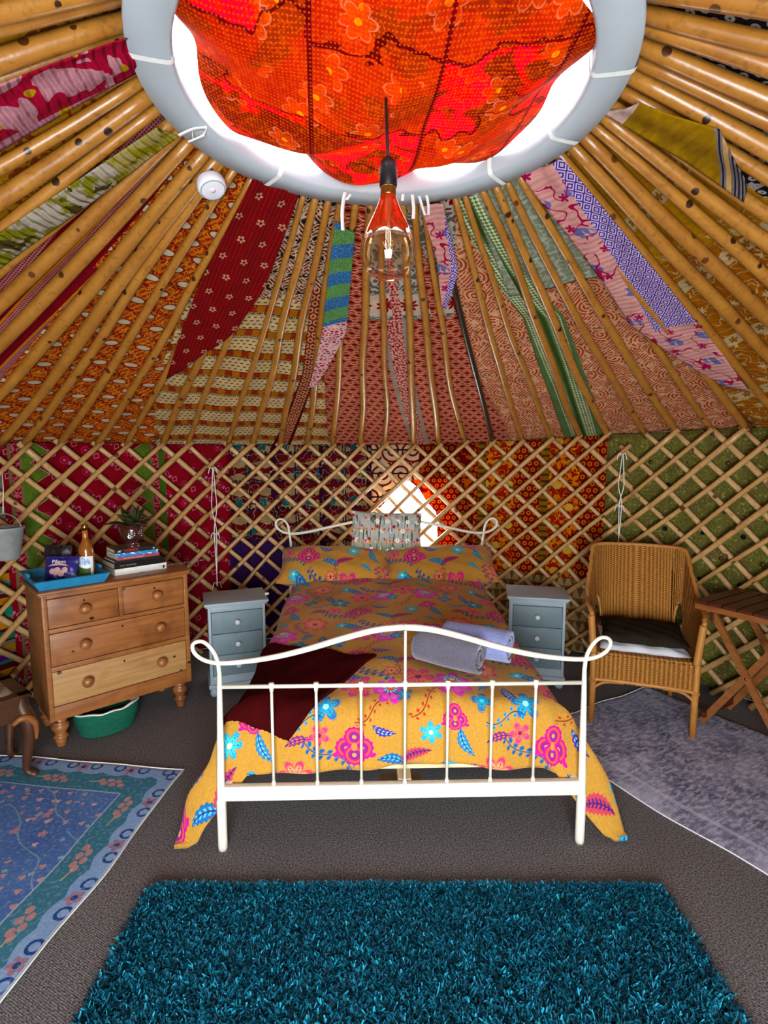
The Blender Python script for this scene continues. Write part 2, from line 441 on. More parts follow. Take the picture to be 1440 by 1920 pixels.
def m_knit():
    g = G('dark_red_knit'); u, v = g.uv(); s = g.m('SINE', u*420)*g.m('SINE', (v + u*.2)*420)
    n = g.noise(g.vec(u, v), 8, 3)
    return g.end(g.mix(n, '#260305', '#430809'), .95, .03, bump=s*.5 + n, bs=.4, bd=.004, sheen=.0)
M['knit'] = m_knit()
def m_towel(name, a, b):
    g = G(name); n = g.noise(g.ob(), 130, 2)
    return g.end(g.mix(n, a, b), .97, .03, bump=n, bs=.8, bd=.006, sheen=.4)
M['towel_grey'] = m_towel('grey_towelling', '#4B4753', '#716B78'); M['towel_blue'] = m_towel('blue_towelling', '#6A72A6', '#98A0CC')
M['cush_dark'] = plain('charcoal_brown_fabric', '#2B241C', .95, .05, .2, 60); M['cush_white'] = plain('white_seat_pad', '#E6E8EC', .9, .1, .05)

# ---------------------------------------------------------------- textiles of roof and wall (uv in metres)
def cloth(g, c, bs=.35, transl=0.0, crinkle=0.0):
    u, v = g.uv(); q = g.vec(u, v); n = g.noise(q, 10, 4, .6)
    b = n + g.noise(q, 250, 1)*.12
    if crinkle: b = b + g.m('SINE', (v + g.noise(q, 6, 2)*.05)*220)*crinkle
    c = g.mix(g.ramp(n, .35, .65)*.25, c, (.02, .01, .01, 1)); c = g.hsv(c, 1.18, .92)
    return g.end(c, .92, .08, bump=b, bs=bs, bd=.02, transl=transl)
def scrib(g, u, v, s, w=.045, z=0.0, det=1.0):
    return abs(g.noise(g.vec(u, v, z), s, det) - .5) < w
def swirl(g, u, v, s, p, duty=.5):
    """concentric figures around random cells"""
    return g.stripe(g.voro(g.vec(u, v), s), p, duty)

def t_orange():
    g = G('orange_oval_print'); u, v = g.uv()
    c = g.mix(g.stripe(u*.8 + v*.55, .028), '#962610', '#BE5A10'); c = g.mix(g.stripe(v*.9 - u*.4, .085, .28), c, '#8C1A12')
    c = g.mix(scrib(g, u, v, 42, .028), c, '#C9925A')
    x, y = g.cell(u, v, .17, .085); c = g.mix(g.ell(x, y, .046, .024), c, '#7E2A14'); c = g.mix(g.ell(x, y, .036, .017), c, '#BDB096')
    return cloth(g, c)
def t_red_quilt():
    g = G('deep_red_quilt'); u, v = g.uv(); c = '#6E1216'
    c = g.mix(g.stripe(u, .02, .12)*g.stripe(v, .012, .5), c, '#B05048')
    x, y = g.cell(u, v, .105, .115); r, k = g.petal(x, y, 5); c = g.mix(r < .02*(.4 + .6*k), c, '#B58A72'); c = g.mix(r < .007, c, '#5E1410')
    return cloth(g, c)
def t_maroon_check():
    g = G('maroon_check_band'); u, v = g.uv()
    c = g.mix(g.stripe(u + .001, .16, .3), '#7C141E', '#8E2436')
    k = g.lor(g.stripe(u, .012, .35), g.stripe(v, .012, .35)); c = g.mix(k*(g.stripe(u, .16, .45)), c, '#B4847C')
    c = g.mix(abs(g.wrap(u, .16)) < .006, c, '#C8803A')
    return cloth(g, c)
def t_tribal_roof():
    g = G('black_cream_tribal_print'); u, v = g.uv(); c = '#5E1D18'
    x, y = g.cell(u, v, .12, .11); d = abs(x)*.9 + abs(y)
    c = g.mix(g.stripe(d, .022, .45), c, '#B49A80'); c = g.mix(d < .016, c, '#17100E'); c = g.mix(g.stripe(v, .11, .18), c, '#201412')
    c = g.mix(scrib(g, u, v, 30, .04), c, '#C2AC92')
    return cloth(g, c)
def t_cream():
    g = G('cream_block_print'); u, v = g.uv(); c = '#C9B088'
    x, y = g.cell(u, v, .036, .03); c = g.mix(g.ell(x + y*.4, y, .011, .006), c, '#6E4A2C')
    f = g.m('FRACT', v/.20); band = f < .30; bx = g.stripe(u, .09, .5)
    c = g.mix(band, c, g.mix(bx, '#8C2A16', '#A4683E')); c = g.mix(band*(g.noise(g.vec(u, v), 90, 1) > .64), c, '#B06E44')
    ed = g.lor(abs(f - .0) < .03, abs(f - .33) < .025); c = g.mix(ed*g.stripe(u, .014, .7), c, '#231A14')
    c = g.mix(abs(f - .40) < .018, c, '#7E6A50')
    return cloth(g, c)
def t_paisley():
    g = G('maroon_paisley_border'); u, v = g.uv(); c = g.mix(g.stripe(v, .03, .5), '#6E1E18', '#8E3A2A')
    x, y = g.cell(u, v, .04, .05); c = g.mix(abs(g.hyp(x, y*.8) - .013) < .004, c, '#B89476'); c = g.mix(abs(u) > .042, c, '#4C1410')
    return cloth(g, c)
def t_wave():
    g = G('red_wave_print'); u, v = g.uv(); c = '#8E2420'
    x, y = g.cell(u, v, .07, .052); w = abs(y) - (.018 + .009*g.m('COSINE', x*(2*PI/.07)))
    c = g.mix(abs(w) < .0055, c, '#C9957E'); c = g.mix(g.ell(x, y, .02, .006), c, '#5C1212'); c = g.mix(abs(w + .013) < .0028, c, '#B56A58')
    band = abs(u - .02) < .075; c = g.mix(band, c, '#8A8076'); c = g.mix((abs(u - .02) < .05), c, g.mix(g.noise(g.vec(u, v), 70, 1) > .5, '#9E2430', '#C2A08C'))
    return cloth(g, c)
def t_grey_flor():
    g = G('grey_red_floral_border'); u, v = g.uv(); c = g.mix(scrib(g, u, v, 26, .07), '#57504A', '#A89E90')
    f = v - .74; red = abs(f) < .08; c = g.mix(red, c, '#C4AC98')
    x = g.wrap(u, .13); r, k = g.petal(x, f, 9); c = g.mix(red*(r < .055*(.4 + .6*k)), c, '#84201E')
    c = g.mix(v < .16, c, g.mix(scrib(g, u, v, 20, .08), '#6E1C1E', '#B4A090'))
    return cloth(g, c)
def t_brick():
    g = G('brick_pink_geometric_print'); u, v = g.uv(); c = '#9E4A34'
    x, y = g.cell(u, v, .13, .12); ch = g.stripe(g.m('FLOOR', (u + .065)/.13)*.5 + g.m('FLOOR', (v + .06)/.12)*.5, 1.0, .4)
    ring = g.stripe(g.hyp(x, y), .021, .5); dg = g.stripe(x*.8 + y, .02, .5)
    c = g.mix(g.mix(ch, ring, dg), c, '#CC9C80'); c = g.mix(scrib(g, u, v, 16, .028), c, '#CFA488')
    return cloth(g, c)
def t_green():
    g = G('green_check_band'); u, v = g.uv(); c = '#566B44'
    a, b = g.rot(u, v, PI/4); ck = abs(g.stripe(a, .028) - g.stripe(b, .028)); side = abs(abs(u) - .055) < .035
    c = g.mix(ck*side, c, '#C6C6A0'); c = g.mix(abs(u) < .012, c, '#33471F')
    return cloth(g, c)
def t_sage():
    g = G('faded_sage_cotton'); u, v = g.uv(); c = g.mix(scrib(g, u, v, 22, .05), '#80846E', '#A0A28E')
    return cloth(g, c, crinkle=.15)
def t_pink():
    g = G('pink_purple_print'); u, v = g.uv(); c = '#CD9A94'
    # flowers on the pink ground
    x, y = g.cell(u + .03, v, .17, .21); a, b = g.rot(x, y, .5)
    c = g.mix(g.ell(a, b, .048, .03)*(g.noise(g.vec(u*40, v*10), 1, 1) > .42), c, '#6A6C96')
    c = g.mix(scrib(g, u, v, 9, .014)*(g.noise(g.vec(u, v, 3.0), 6, 1) > .46), c, '#A0284A')
    x2, y2 = g.cell(u, v + .1, .15, .16); r, k = g.petal(x2, y2, 5); c = g.mix(r < .024*(.3 + .7*k), c, '#A02A50')
    # purple lozenge border down one side
    s = (u + (v - .4)*.10) > .02
    lx, ly = g.cell(u, v, .052, .062, False); d = abs(lx)*1.2 + abs(ly)
    pur = g.mix(g.stripe(d, .017, .5), '#4A4390', '#C8B0BE')
    c = g.mix(s*(v < 1.15), c, pur)
    return cloth(g, c, crinkle=.25)
def t_gold():
    g = G('golden_brown_print'); u, v = g.uv(); c = g.mix(g.noise(g.vec(u*30, v*12), 1, 2), '#8A5414', '#C08A34')
    c = g.mix(v > .8, c, g.mix(g.noise(g.vec(u, v), 9, 2), '#8E4A12', '#A8641E'))
    c = g.mix(scrib(g, u, v, 17, .016)*(v > .7), c, '#C4A878')
    f = g.m('FRACT', (v + u*.35)/.44); band = f < .16; c = g.mix(band, c, '#BFA47E')
    x, y = g.wrap(u, .075), (f - .08)*.44; r, k = g.petal(x, y, 5); c = g.mix(band*(r < .024*(.35 + .65*k)), c, '#8E5A1A')
    x, y = g.cell(u, v, .15, .13); r, k = g.petal(x, y, 8); c = g.mix((1.0 - band)*(r < .026*(.1 + .9*k**2.0))*(v > .7), c, '#CDB890')
    return cloth(g, c, crinkle=.12)
def t_black():
    g = G('black_dotted_print'); u, v = g.uv(); c = '#131015'
    x, y = g.cell(u, v, .045, .034); c = g.mix(abs(g.hyp(x, y*.8) - .007) < .004, c, '#B4AAA0'); c = g.mix((v > .62)*(g.noise(g.vec(u, v), 24, 1) > .56), c, '#A99E98')
    return cloth(g, c)
def t_pinkwhite():
    g = G('crinkled_pink_white_cotton'); u, v = g.uv(); q = g.vec(u, v)
    n = g.noise(q, 7, 2, .5, .5); c = g.mix(n > .5, '#A81F38', '#C48E96'); c = g.mix(abs(u - .10) < .02, c, '#B4808A')
    c = g.mix((g.noise(g.vec(u, v, 4.0), 9, 1) > .64), c, '#B8903A'); c = g.mix((u > .13)*g.stripe(u + v, .018, .5)*g.stripe(v - u, .018), c, '#C46A70')
    return cloth(g, c, bs=.7, crinkle=.5)
def t_olive():
    g = G('crinkled_olive_white_cotton'); u, v = g.uv(); q = g.vec(u, v); n = g.noise(q, 9, 3, .6)
    c = g.mix(g.ramp(n, .47, .55), '#B4A896', '#7E7A34'); c = g.mix(g.noise(g.vec(u, v, 5.0), 11, 2) > .6, c, '#4C4020'); c = g.mix((v < .3)*.6, c, '#9E8E30')
    return cloth(g, c, bs=.7, crinkle=.55)
def t_brownfleck():
    g = G('brown_fleck_print'); u, v = g.uv(); c = g.mix(g.noise(g.vec(u, v), 34, 1) > .54, '#6E3214', '#C4AE94')
    return cloth(g, c)
def t_rust():
    g = G('rust_gold_print'); u, v = g.uv(); c = g.mix(scrib(g, u, v, 26, .09), '#8A3A12', '#B9822A')
    return cloth(g, c)
def t_yellowstripe():
    g = G('yellow_cloth_dark_stripes'); u, v = g.uv(); n = g.noise(g.vec(u*12, v*30), 1, 2)
    c = g.mix(n, '#6A4A18', '#A8843E'); c = g.mix(v < .12, c, '#C0A49A')
    d = (v*.8 + u*.9); dk = (d > .36); c = g.mix(dk, c, g.mix(g.stripe(d, .018, .55), '#17151C', '#6E6668')); c = g.mix(abs(d - .40) < .012, c, '#B89468')
    return cloth(g, c, crinkle=.3)
def t_sock():
    g = G('blue_green_stripes_red_white_tail'); u, v = g.uv(); w = v + u*.35
    c = g.mix(g.stripe(w, .17, .52), '#41648E', '#587E40'); c = g.mix(g.noise(g.vec(u*150, v*150), 1, 1) > .62, c, '#7FA0B8')
    tail = w > .80; c = g.mix(tail, c, g.mix(g.voro(g.vec(u*.6, v), 60, 'DISTANCE_TO_EDGE') < .16, '#A0243A', '#D0AEAA'))
    return cloth(g, c)
def t_crown():
    g = G('translucent_red_patchwork'); x, y, z = g.xyz(); q = g.vec(x, y)
    n = g.noise(q, 7, 4, .6); big = g.noise(g.vec(x*1.0, y*1.5), 4.6, 2, .5, .8)
    c = g.mix(g.ramp(g.noise(q, 3.4, 2, .5, .6), .47, .55), '#C40016', '#C00606')
    a, b = g.rot(x, y, .12); sx = g.wrap(a + .05, .36); sy = g.wrap(b + .3*big, .30)
    pat = g.m('FLOOR', (a + .23)/.36) + g.m('FLOOR', (b + .3*big + .15)/.30)*3.0
    pr = g.m('FRACT', g.m('SINE', pat*12.99)*437.5)
    c = g.mix(g.ramp(big, .50, .54), c, '#521204'); c = g.mix((pr < .25)*.8, c, '#6A1A04'); c = g.mix((pr > .25)*(pr < .42)*.85, c, '#5E0820')  # brown blobs paint in where less light comes through; the other patches are print
    for (pu, ou, R) in ((.21, .05, .055), (.27, .2, .05)):
        e, f = g.cell(x + ou, y + ou*.6, pu, pu*.85); r, k = g.petal(e, f, 6); pe = R*(.6 + .4*k)
        mk = (g.noise(g.vec(x + ou*7, y), 5, 1) > .5)
        c = g.mix((r < pe)*mk*.35, c, '#B04434'); c = g.mix((abs(r - pe) < .003)*mk*.4, c, '#B08478'); c = g.mix((r < R*.2)*mk*.7, c, '#C86A0A')
    c = g.mix(scrib(g, x, y, 34, .035)*.45, c, '#9A4C40')
    c = g.mix(g.lor(abs(abs(sx) - .18) < .007, abs(abs(sy) - .15) < .007)*.85, c, '#26060A')
    c = g.mix(g.ramp(n, .45, .7)*.55, c, '#4A0510'); c = g.mix(g.stripe(b, .013, .35)*g.stripe(a, .011, .5)*.25, c, '#E0705A')
    c = g.hsv(c, 1.25, .9)
    return g.end(c, .9, .05, bump=n, bs=.5, bd=.03, transl=.12)
# wall textiles: u along the wall from the left edge, v is height
def w_stripes():
    g = G('striped_wool_wall_cloth'); u, v = g.uv(); c = g.mix(g.noise(g.vec(u*60, v*200), 1, 1), '#5E5848', '#8E8470')
    c = g.mix(g.stripe(v, .21, .42), c, '#4E1020'); c = g.mix((v < .85)*g.stripe(v + .02, .15, .35), c, '#1F7A5E'); c = g.mix((v < .85)*g.stripe(v + .10, .15, .28), c, '#B07A22')
    c = g.mix((v < .55)*g.stripe(v, .3, .12), c, '#5A1A6A')
    return cloth(g, c)
def w_red():
    g = G('red_cloth_green_zigzag_border'); u, v = g.uv(); c = g.mix(g.noise(g.vec(u, v), 5, 2), '#6E0A16', '#8E1420')
    a, b = g.rot(u, v, -.55); x, y = g.cell(a, b, .155, .125)
    r = g.hyp(x + .03, y); th = g.m('ARCTAN2', y, x + .03)
    c = g.mix(r < .010, c, '#C4607A'); c = g.mix((abs(r - .024) < .005)*(g.m('FRACT', th*2.2) < .45), c, '#C05A74')
    d = abs(x - .045)*1.2 + abs(y); c = g.mix((abs(d - .022) < .004), c, '#C87A88'); c = g.mix(g.lor(abs(x - .004) < .0025, abs(x - .012) < .0025)*(abs(y) < .012), c, '#C0909A')
    def gborder(c, x0, wd, sgn):
        zz = abs(g.m('FRACT', v/.145) - .5)*2.0
        d = (u - x0)*sgn
        gr = g.mix(g.noise(g.vec(u, v), 40, 2), '#31521F', '#6E7E3C')
        c = g.mix((d > 0.0)*(d < wd + .11*zz), c, '#A89A88'); c = g.mix((d > 0.0)*(d < wd - .006 + .11*zz), c, gr)
        c = g.mix((d > -.075)*(d < .0), c, '#6E6444'); c = g.mix(abs(d + .035) < .022, c, g.mix(g.noise(g.vec(u, v), 55, 1) > .5, '#7A1420', '#B86A70'))
        return c
    c = gborder(c, .11, .05, 1); c = gborder(c, .92, .03, -1)
    c = g.mix(abs(u - 1.0) < .022, c, '#3E5A26')
    return cloth(g, c)
def w_tribal():
    g = G('maroon_cream_teal_tribal_print'); u, v = g.uv(); c = '#8C7656'
    tri = abs(g.m('FRACT', u/.21) - .5)*2.0; f = g.m('FRACT', v/.115)
    c = g.mix(abs(f - .5) < .16 + tri*.34, c, '#5A1016')
    f2 = g.m('FRACT', v/.23 + .2); c = g.mix((f2 < .13)*g.stripe(u, .034, .62), c, '#151020')
    x, y = g.cell(u, v, .19, .23); c = g.mix((abs(x) < .03)*(abs(y - .03) < .035), c, '#1E4E50')
    col = g.m('FRACT', u/.40 + .12); c = g.mix(col < .13, c, '#2E0C1C'); c = g.mix((col > .13)*(col < .2)*(g.stripe(v, .022, .4)), c, '#17121C')
    c = g.mix((col > .48)*(col < .6)*g.stripe(u, .022, .5), c, '#171422'); c = g.mix(scrib(g, u, v, 14, .008), c, '#A89878')
    return cloth(g, c)
def w_purple():
    g = G('dark_purple_weave'); u, v = g.uv(); return cloth(g, g.mix(g.noise(g.vec(u*90, v*9), 1, 2), '#1E1030', '#3A2450'))
def w_swirl():
    g = G('cream_red_swirl_print'); u, v = g.uv(); c = '#C9B494'
    x, y = g.cell(u, v, .17, .20); r = g.hyp(x, y); th = g.m('ARCTAN2', y, x)
    c = g.mix(abs(g.wrap(r - th*.0085, .053)) < .009, c, '#7E1A18'); c = g.mix(g.stripe(v, .20, .07), c, '#20141C')
    return cloth(g, c, transl=.25)
def w_rings():
    g = G('dark_red_ring_print'); u, v = g.uv(); c = g.mix(g.noise(g.vec(u, v), 4, 2), '#6E0E12', '#86181A')
    x, y = g.cell(u, v, .05, .045); big = g.stripe(u + v*.2, .42, .72); c = g.mix((abs(g.hyp(x, y) - .012) < .004)*big, c, '#B4701E')
    c = g.mix((1.0 - big)*(g.noise(g.vec(u, v), 16, 2) > .52), c, '#C85A1A')
    return cloth(g, c, transl=.45)
def w_floral():
    g = G('red_orange_floral_print'); u, v = g.uv(); c = g.mix(g.noise(g.vec(u, v), 4, 2), '#7E1210', '#9A2212')
    x, y = g.cell(u, v, .19, .17); r, k = g.petal(x, y, 6, .4); c = g.mix(r < .072*(.3 + .7*k), c, '#C2651A'); c = g.mix(r < .02, c, '#6E1010')
    x, y = g.cell(u + .095, v + .03, .19, .17); c = g.mix(g.ell(x, y, .034, .03), c, '#B89A5A'); c = g.mix(scrib(g, u, v, 18, .02), c, '#C88A3A')
    col = g.m('FRACT', u/.50 + .93); c = g.mix(col < .13, c, '#7A5A2E'); c = g.mix((col < .13)*g.stripe(v, .05, .4), c, '#4A2E1A')
    rr = (col > .58); x, y = g.cell(u, v, .05, .05); c = g.mix(rr, c, '#74100F'); c = g.mix(rr*(abs(g.hyp(x, y) - .013) < .0045), c, '#B46A22')
    low = v < .60; tz = abs(g.m('FRACT', u/.06) - .5)*2.0; c = g.mix(low, c, g.mix(g.m('FRACT', v/.09) < tz, '#6E5236', '#A8906A'))
    return cloth(g, c)
def w_olive():
    g = G('olive_tufted_wall_cloth'); u, v = g.uv(); n = g.noise(g.vec(u*120, v*14), 1, 2); w = g.noise(g.vec(u, v), 6, 3)
    c = g.mix(n, '#3C3A16', '#6A6634'); c = g.mix(g.ramp(w, .48, .66)*.6, c, '#5E4A38'); c = g.mix(g.noise(g.vec(u*14, v*120), 1, 2)*.4, c, '#7A7648'); c = g.mix(scrib(g, u, v, 34, .012), c, '#9A9660')
    return cloth(g, c)
for k_, f_ in list(globals().items()):
    if k_[:2] in ('t_', 'w_') and callable(f_): M[k_] = f_()
M['base_red'] = t_red_quilt()
# ================================================================ the yurt: floor, wall, roof
CX, CY, R = 0.0, 1.8, 2.7
rad = math.radians
def ze(th):
    x = min(1, max(0, (th - .05)/.9)); return 1.63 + .09*x*x*(3 - 2*x)
def wallp(th, r, z): return np.array([CX + r*math.sin(th), CY + r*math.cos(th), z])
def roofp(th, s, off=0.0):
    r = .70 + s*2.02; z = 2.75 + s*(ze(th) - 2.75)
    return np.array([CX + (r + .478*off)*math.sin(th), CY + (r + .478*off)*math.cos(th), z + .878*off])

n = 96
fv = [(CX, CY, 0)] + [tuple(wallp(2*PI*k/n, 2.9, 0)) for k in range(n)]
tag(new_obj('floor', fv, [(0, 1 + (k+1) % n, 1 + k) for k in range(n)], M['carpet']), 'brown grey carpet across the round floor', kind='structure')

# outer canvas wall with a window behind the bed and the open doorway behind the viewer
WIN = (rad(-4), rad(13), .70, 1.37); DOOR = rad(14)
def canvas_open(th, z):
    if WIN[0] < th < WIN[1] and WIN[2] < z < WIN[3]: return False
    return not (abs(abs(th) - PI) < DOOR and z < 1.80)
ths = sorted(set([rad(a) for a in range(-180, 181, 4)] + [WIN[0], WIN[1], DOOR - PI, PI - DOOR])); zs = [-.02, .35, WIN[2], 1.0, WIN[3], 1.62, 1.80]
vs_, fs = [], []
for z in zs:
    for t in ths: vs_.append(wallp(t, 2.80, z))
m_ = len(ths)
for j in range(len(zs)-1):
    for i in range(m_-1):
        if canvas_open((ths[i]+ths[i+1])/2, (zs[j]+zs[j+1])/2): fs.append((j*m_+i, j*m_+i+1, (j+1)*m_+i+1, (j+1)*m_+i))
wc = tag(new_obj('wall_canvas', vs_, fs, M['canvas'], center=False), 'pale canvas outer wall of the yurt', kind='structure'); solidify(wc, .01, 1)

# window pane and frame
win = empty('window_1', wallp(rad(4.5), 2.80, .70)); tag(win, 'bright clear window in the wall behind the bed', kind='structure')
def inwin(o): o.parent = win; o.matrix_parent_inverse = Matrix.Translation(-Vector(win.location)); return o
gp = G('clear_pvc'); tr = gp.n.new('ShaderNodeBsdfTransparent'); tr.inputs[0].default_value = (.95, .96, .97, 1)
gl = gp.n.new('ShaderNodeBsdfGlossy'); gl.inputs['Roughness'].default_value = .08; mx = gp.n.new('ShaderNodeMixShader'); mx.inputs[0].default_value = .06
ou = gp.n.new('ShaderNodeOutputMaterial'); gp.l.new(tr.outputs[0], mx.inputs[1]); gp.l.new(gl.outputs[0], mx.inputs[2]); gp.l.new(mx.outputs[0], ou.inputs[0])
v_, f_, u_ = sheet(10, 2, lambda a, b: wallp(WIN[0] + a*(WIN[1]-WIN[0]), 2.80, WIN[2] + b*(WIN[3]-WIN[2])))
inwin(new_obj('pane', v_, f_, gp.mat, center=False))
for (a0, a1, z0, z1) in ((WIN[0], WIN[1], WIN[3]-.02, WIN[3]+.02), (WIN[0], WIN[1], WIN[2]-.02, WIN[2]+.02), (WIN[0]-.008, WIN[0]+.008, WIN[2], WIN[3]), (WIN[1]-.008, WIN[1]+.008, WIN[2], WIN[3])):
    v_, f_, u_ = sheet(10, 2, lambda a, b: wallp(a0 + a*(a1-a0), 2.785, z0 + b*(z1-z0))); solidify(inwin(new_obj('window_trim', v_, f_, M['canvas'], center=False)), .012)

# door frame behind the viewer
dr = empty('door_1', (0, CY - 2.8, 0)); tag(dr, 'wooden frame of the open doorway', kind='structure')
for sx in (-1, 1): new_obj('jamb', *box(sx*.70-.04, sx*.70+.04, .12, .24, 0, 1.82), M['mahogany'], dr, False)
new_obj('lintel', *box(-.74, .74, .12, .24, 1.78, 1.86), M['mahogany'], dr, False)

# canvas roof skin
ceil = empty('ceiling', (CX, CY, 1.62)); tag(ceil, 'conical yurt roof of hazel poles lined with textiles', kind='structure')
def inceil(o): o.parent = ceil; o.matrix_parent_inverse = Matrix.Translation(-Vector(ceil.location)); return o
v_, f_, u_ = sheet(120, 8, lambda a, b: roofp(-PI + 2*PI*a, -.01 + 1.05*b, .16), lambda a, b: (2*PI*a*1.7, b*2.3))
inceil(new_obj('roof_canvas', v_, f_, M['canvas'], center=False))
v_, f_, u_ = sheet(120, 8, lambda a, b: roofp(-PI + 2*PI*a, -.01 + 1.05*b, .09), lambda a, b: ((a - .5)*2*PI*(.7 + 2.02*b), b*2.3))
inceil(new_obj('roof_lining', v_, f_, M['base_red'], center=False, uvs=u_))

# roof poles, each a part of the roof
seen = [-55.7, -51.3, -46.5, -42.5, -37.3, -33.3, -27.0, -23.1, -18.4, -13.6, -9.2, -4.1, .2, 5.3, 9.8, 14.5, 19.1, 24.0, 28.7, 33.2, 37.5, 42.7, 47.1, 51.5, 55.7]
rest = list(np.arange(60.4, 304, 4.73))
pr_ = np.random.default_rng(11)
for i, a in enumerate(seen + rest):
    th = rad(a if a <= 180 else a - 360); N = 16; path = []
    wob = pr_.uniform(-1, 1, 6); tw = rad(pr_.uniform(-1.0, 1.0)) + (rad(-1.3) if abs(a - 17) < 4 else 0)
    for k in range(N + 1):
        s = k/N; b = math.sin(PI*s)
        o = .012*wob[0]*b + .008*wob[1]*math.sin(2*PI*s) - .012*b
        d = (.013*wob[2]*b + .012*wob[3]*math.sin(2*PI*s) + .006*wob[4]*math.sin(5*PI*s + wob[5]*3))
        path.append(roofp(th + tw*(1 - s) + d/(.7 + 2*s), .005 + s*1.0, o))
    r0 = .0185 + .003*wob[5]
    near = 1.0 if abs(a if a <= 180 else a - 360) < 58 else 1.38
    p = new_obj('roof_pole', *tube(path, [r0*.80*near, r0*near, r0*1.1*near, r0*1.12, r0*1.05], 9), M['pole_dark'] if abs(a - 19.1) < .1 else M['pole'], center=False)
    inceil(p)

# crown ring
ring = tag(empty('crown_ring', (CX, CY, 2.69)), 'pale grey painted wooden crown ring at the roof top', 'crown ring')
prof = [(.735, .01), (.73, 0), (.625, 0), (.615, .01), (.615, .15), (.625, .16), (.73, .16), (.738, .15), (.735, .01)]
new_obj('ring_board', *lathe(prof, 72, False, False), M['ring_paint'], ring)
for a in (-105, -42, 43, 71, 100, 150, 210):
    t = rad(a); se = lambda w: math.copysign(abs(w)**.3, w); v_, f_, u_ = sheet(2, 32, lambda p, q: ((.676 + .068*se(math.cos(q*2*PI)))*math.sin(t + (p-.5)*.03), (.676 + .068*se(math.cos(q*2*PI)))*math.cos(t + (p-.5)*.03), .08 + .085*se(math.sin(q*2*PI))))
    new_obj('binding_tape', v_, f_, M['white_cotton'], ring)

# clear dome over the crown
sky = empty('window_2', (CX, CY, 2.85)); tag(sky, 'clear dome skylight over the crown ring', kind='structure')
v_, f_, u_ = sheet(36, 8, lambda a, b: (.72*math.cos(b*PI/2)*math.cos(2*PI*a), .72*math.cos(b*PI/2)*math.sin(2*PI*a), .02 + .28*math.sin(b*PI/2)))
new_obj('dome', v_, f_, gp.mat, sky)

# ---------------------------------------------------------------- textiles on the roof
def roof_cloth(name, label, mat, rows, off, nu=26, nv=40, bulge=.012, group='textiles lining the roof'):
    rows = np.array([[rad(a), b, rad(c), d] for a, b, c, d in rows]); k = len(rows)
    ph = random.uniform(0, 6)
    def at(a, b):
        x = np.array([np.interp(b*(k-1), range(k), rows[:, j]) for j in range(4)])
        return x[0] + (x[2]-x[0])*a, x[1] + (x[3]-x[1])*a, (x[0]+x[2])/2
    def fn(a, b):
        th, s, mid = at(a, b)
        o = off + (1 if off > 0 else -1)*bulge*(.5 + .5*math.sin(th*40 + ph + 3*math.sin(s*6 + ph)))
        return roofp(th, s, o)
    def uvf(a, b):
        th, s, mid = at(a, b); return ((th - mid)*(.7 + 2.02*s), s*2.31)
    v_, f_, u_ = sheet(nu, nv, fn, uvf)
    o = new_obj(name, v_, f_, mat, uvs=u_); solidify(o, .003)
    return tag(o, label, 'textile', group)
RC = [
 ('roof_cloth', 'brown flecked cloth behind the uppermost poles in the left corner', 't_brownfleck', [(-128, .0, -109, .0), (-128, 1, -109, 1)], .045),
 ('roof_cloth', 'rust and gold printed cloth between the pink and the olive cloths', 't_rust', [(-110, .0, -76, .0), (-110, 1, -74, 1)], .04),
 ('roof_cloth', 'maroon checked cloth with narrow bands on the left slope', 't_maroon_check', [(-77, .0, -60, .0), (-77, 1.04, -60, 1.04)], .045),
 ('roof_cloth', 'large orange and red cloth printed with pale ovals', 't_orange', [(-63, .0, -34, .0), (-63, 1.04, -38, 1.04)], .04),
 ('roof_cloth', 'cream cloth with rows of small brown motifs and red bands', 't_cream', [(-44, .3, -15, .3), (-42.5, .6, -12, .6), (-37.6, 1.04, -9.4, 1.04)], .036),
 ('roof_cloth', 'dark tribal print in black and cream under the crown', 't_tribal_roof', [(-34, .02, -12, .02), (-32, .32, -14, .32)], .034),
 ('roof_cloth', 'deep red quilt strip with tiny flowers slanting to the left', 't_red_quilt', [(-47, .02, -30, .02), (-45, .30, -30.5, .26), (-42, .62, -33, .40)], -.032),
 ('roof_cloth', 'narrow maroon paisley border beside the cream cloth', 't_paisley', [(-17.5, .28, -13.8, .28), (-16.5, .6, -13.8, .6), (-19.5, 1.04, -16.5, 1.04)], .030),
 ('roof_cloth', 'red cloth with pale wavy rows above the bed', 't_wave', [(-14, .03, 15, .03), (-14, .35, 16.5, .35), (-10, 1.04, 22.5, 1.04)], .042),
 ('roof_cloth', 'grey and cream cloth with red flower border behind the light bulb', 't_grey_flor', [(-6, .02, 23, .02), (-5, .37, 16, .37)], .034),
 ('roof_cloth', 'brick pink cloth with carved geometric print', 't_brick', [(15, .02, 61, .02), (17, .35, 60, .4), (21.5, 1.04, 60, 1.04)], .044),
 ('roof_cloth', 'faded sage green cloth under the crown', 't_sage', [(28, .02, 51, .02), (29.5, .33, 50.5, .33)], .036),
 ('roof_cloth', 'green band with pale checks running down to the lattice', 't_green', [(22.5, .05, 30, .05), (30.6, .41, 38.5, .43), (30.4, 1.04, 36.6, 1.04)], .032),
 ('roof_cloth', 'golden brown cloth with cream star bands on the right slope', 't_gold', [(56, .02, 86, .02), (53, .41, 83, .41), (56, 1.04, 82, 1.04)], .04),
 ('roof_cloth', 'black cloth with rows of pale dots behind the upper right poles', 't_black', [(78, .02, 128, .0), (78, 1, 128, 1)], .046),
]
for nm, lb, mt, rows, off in RC: roof_cloth(nm, lb, M[mt], rows, off)
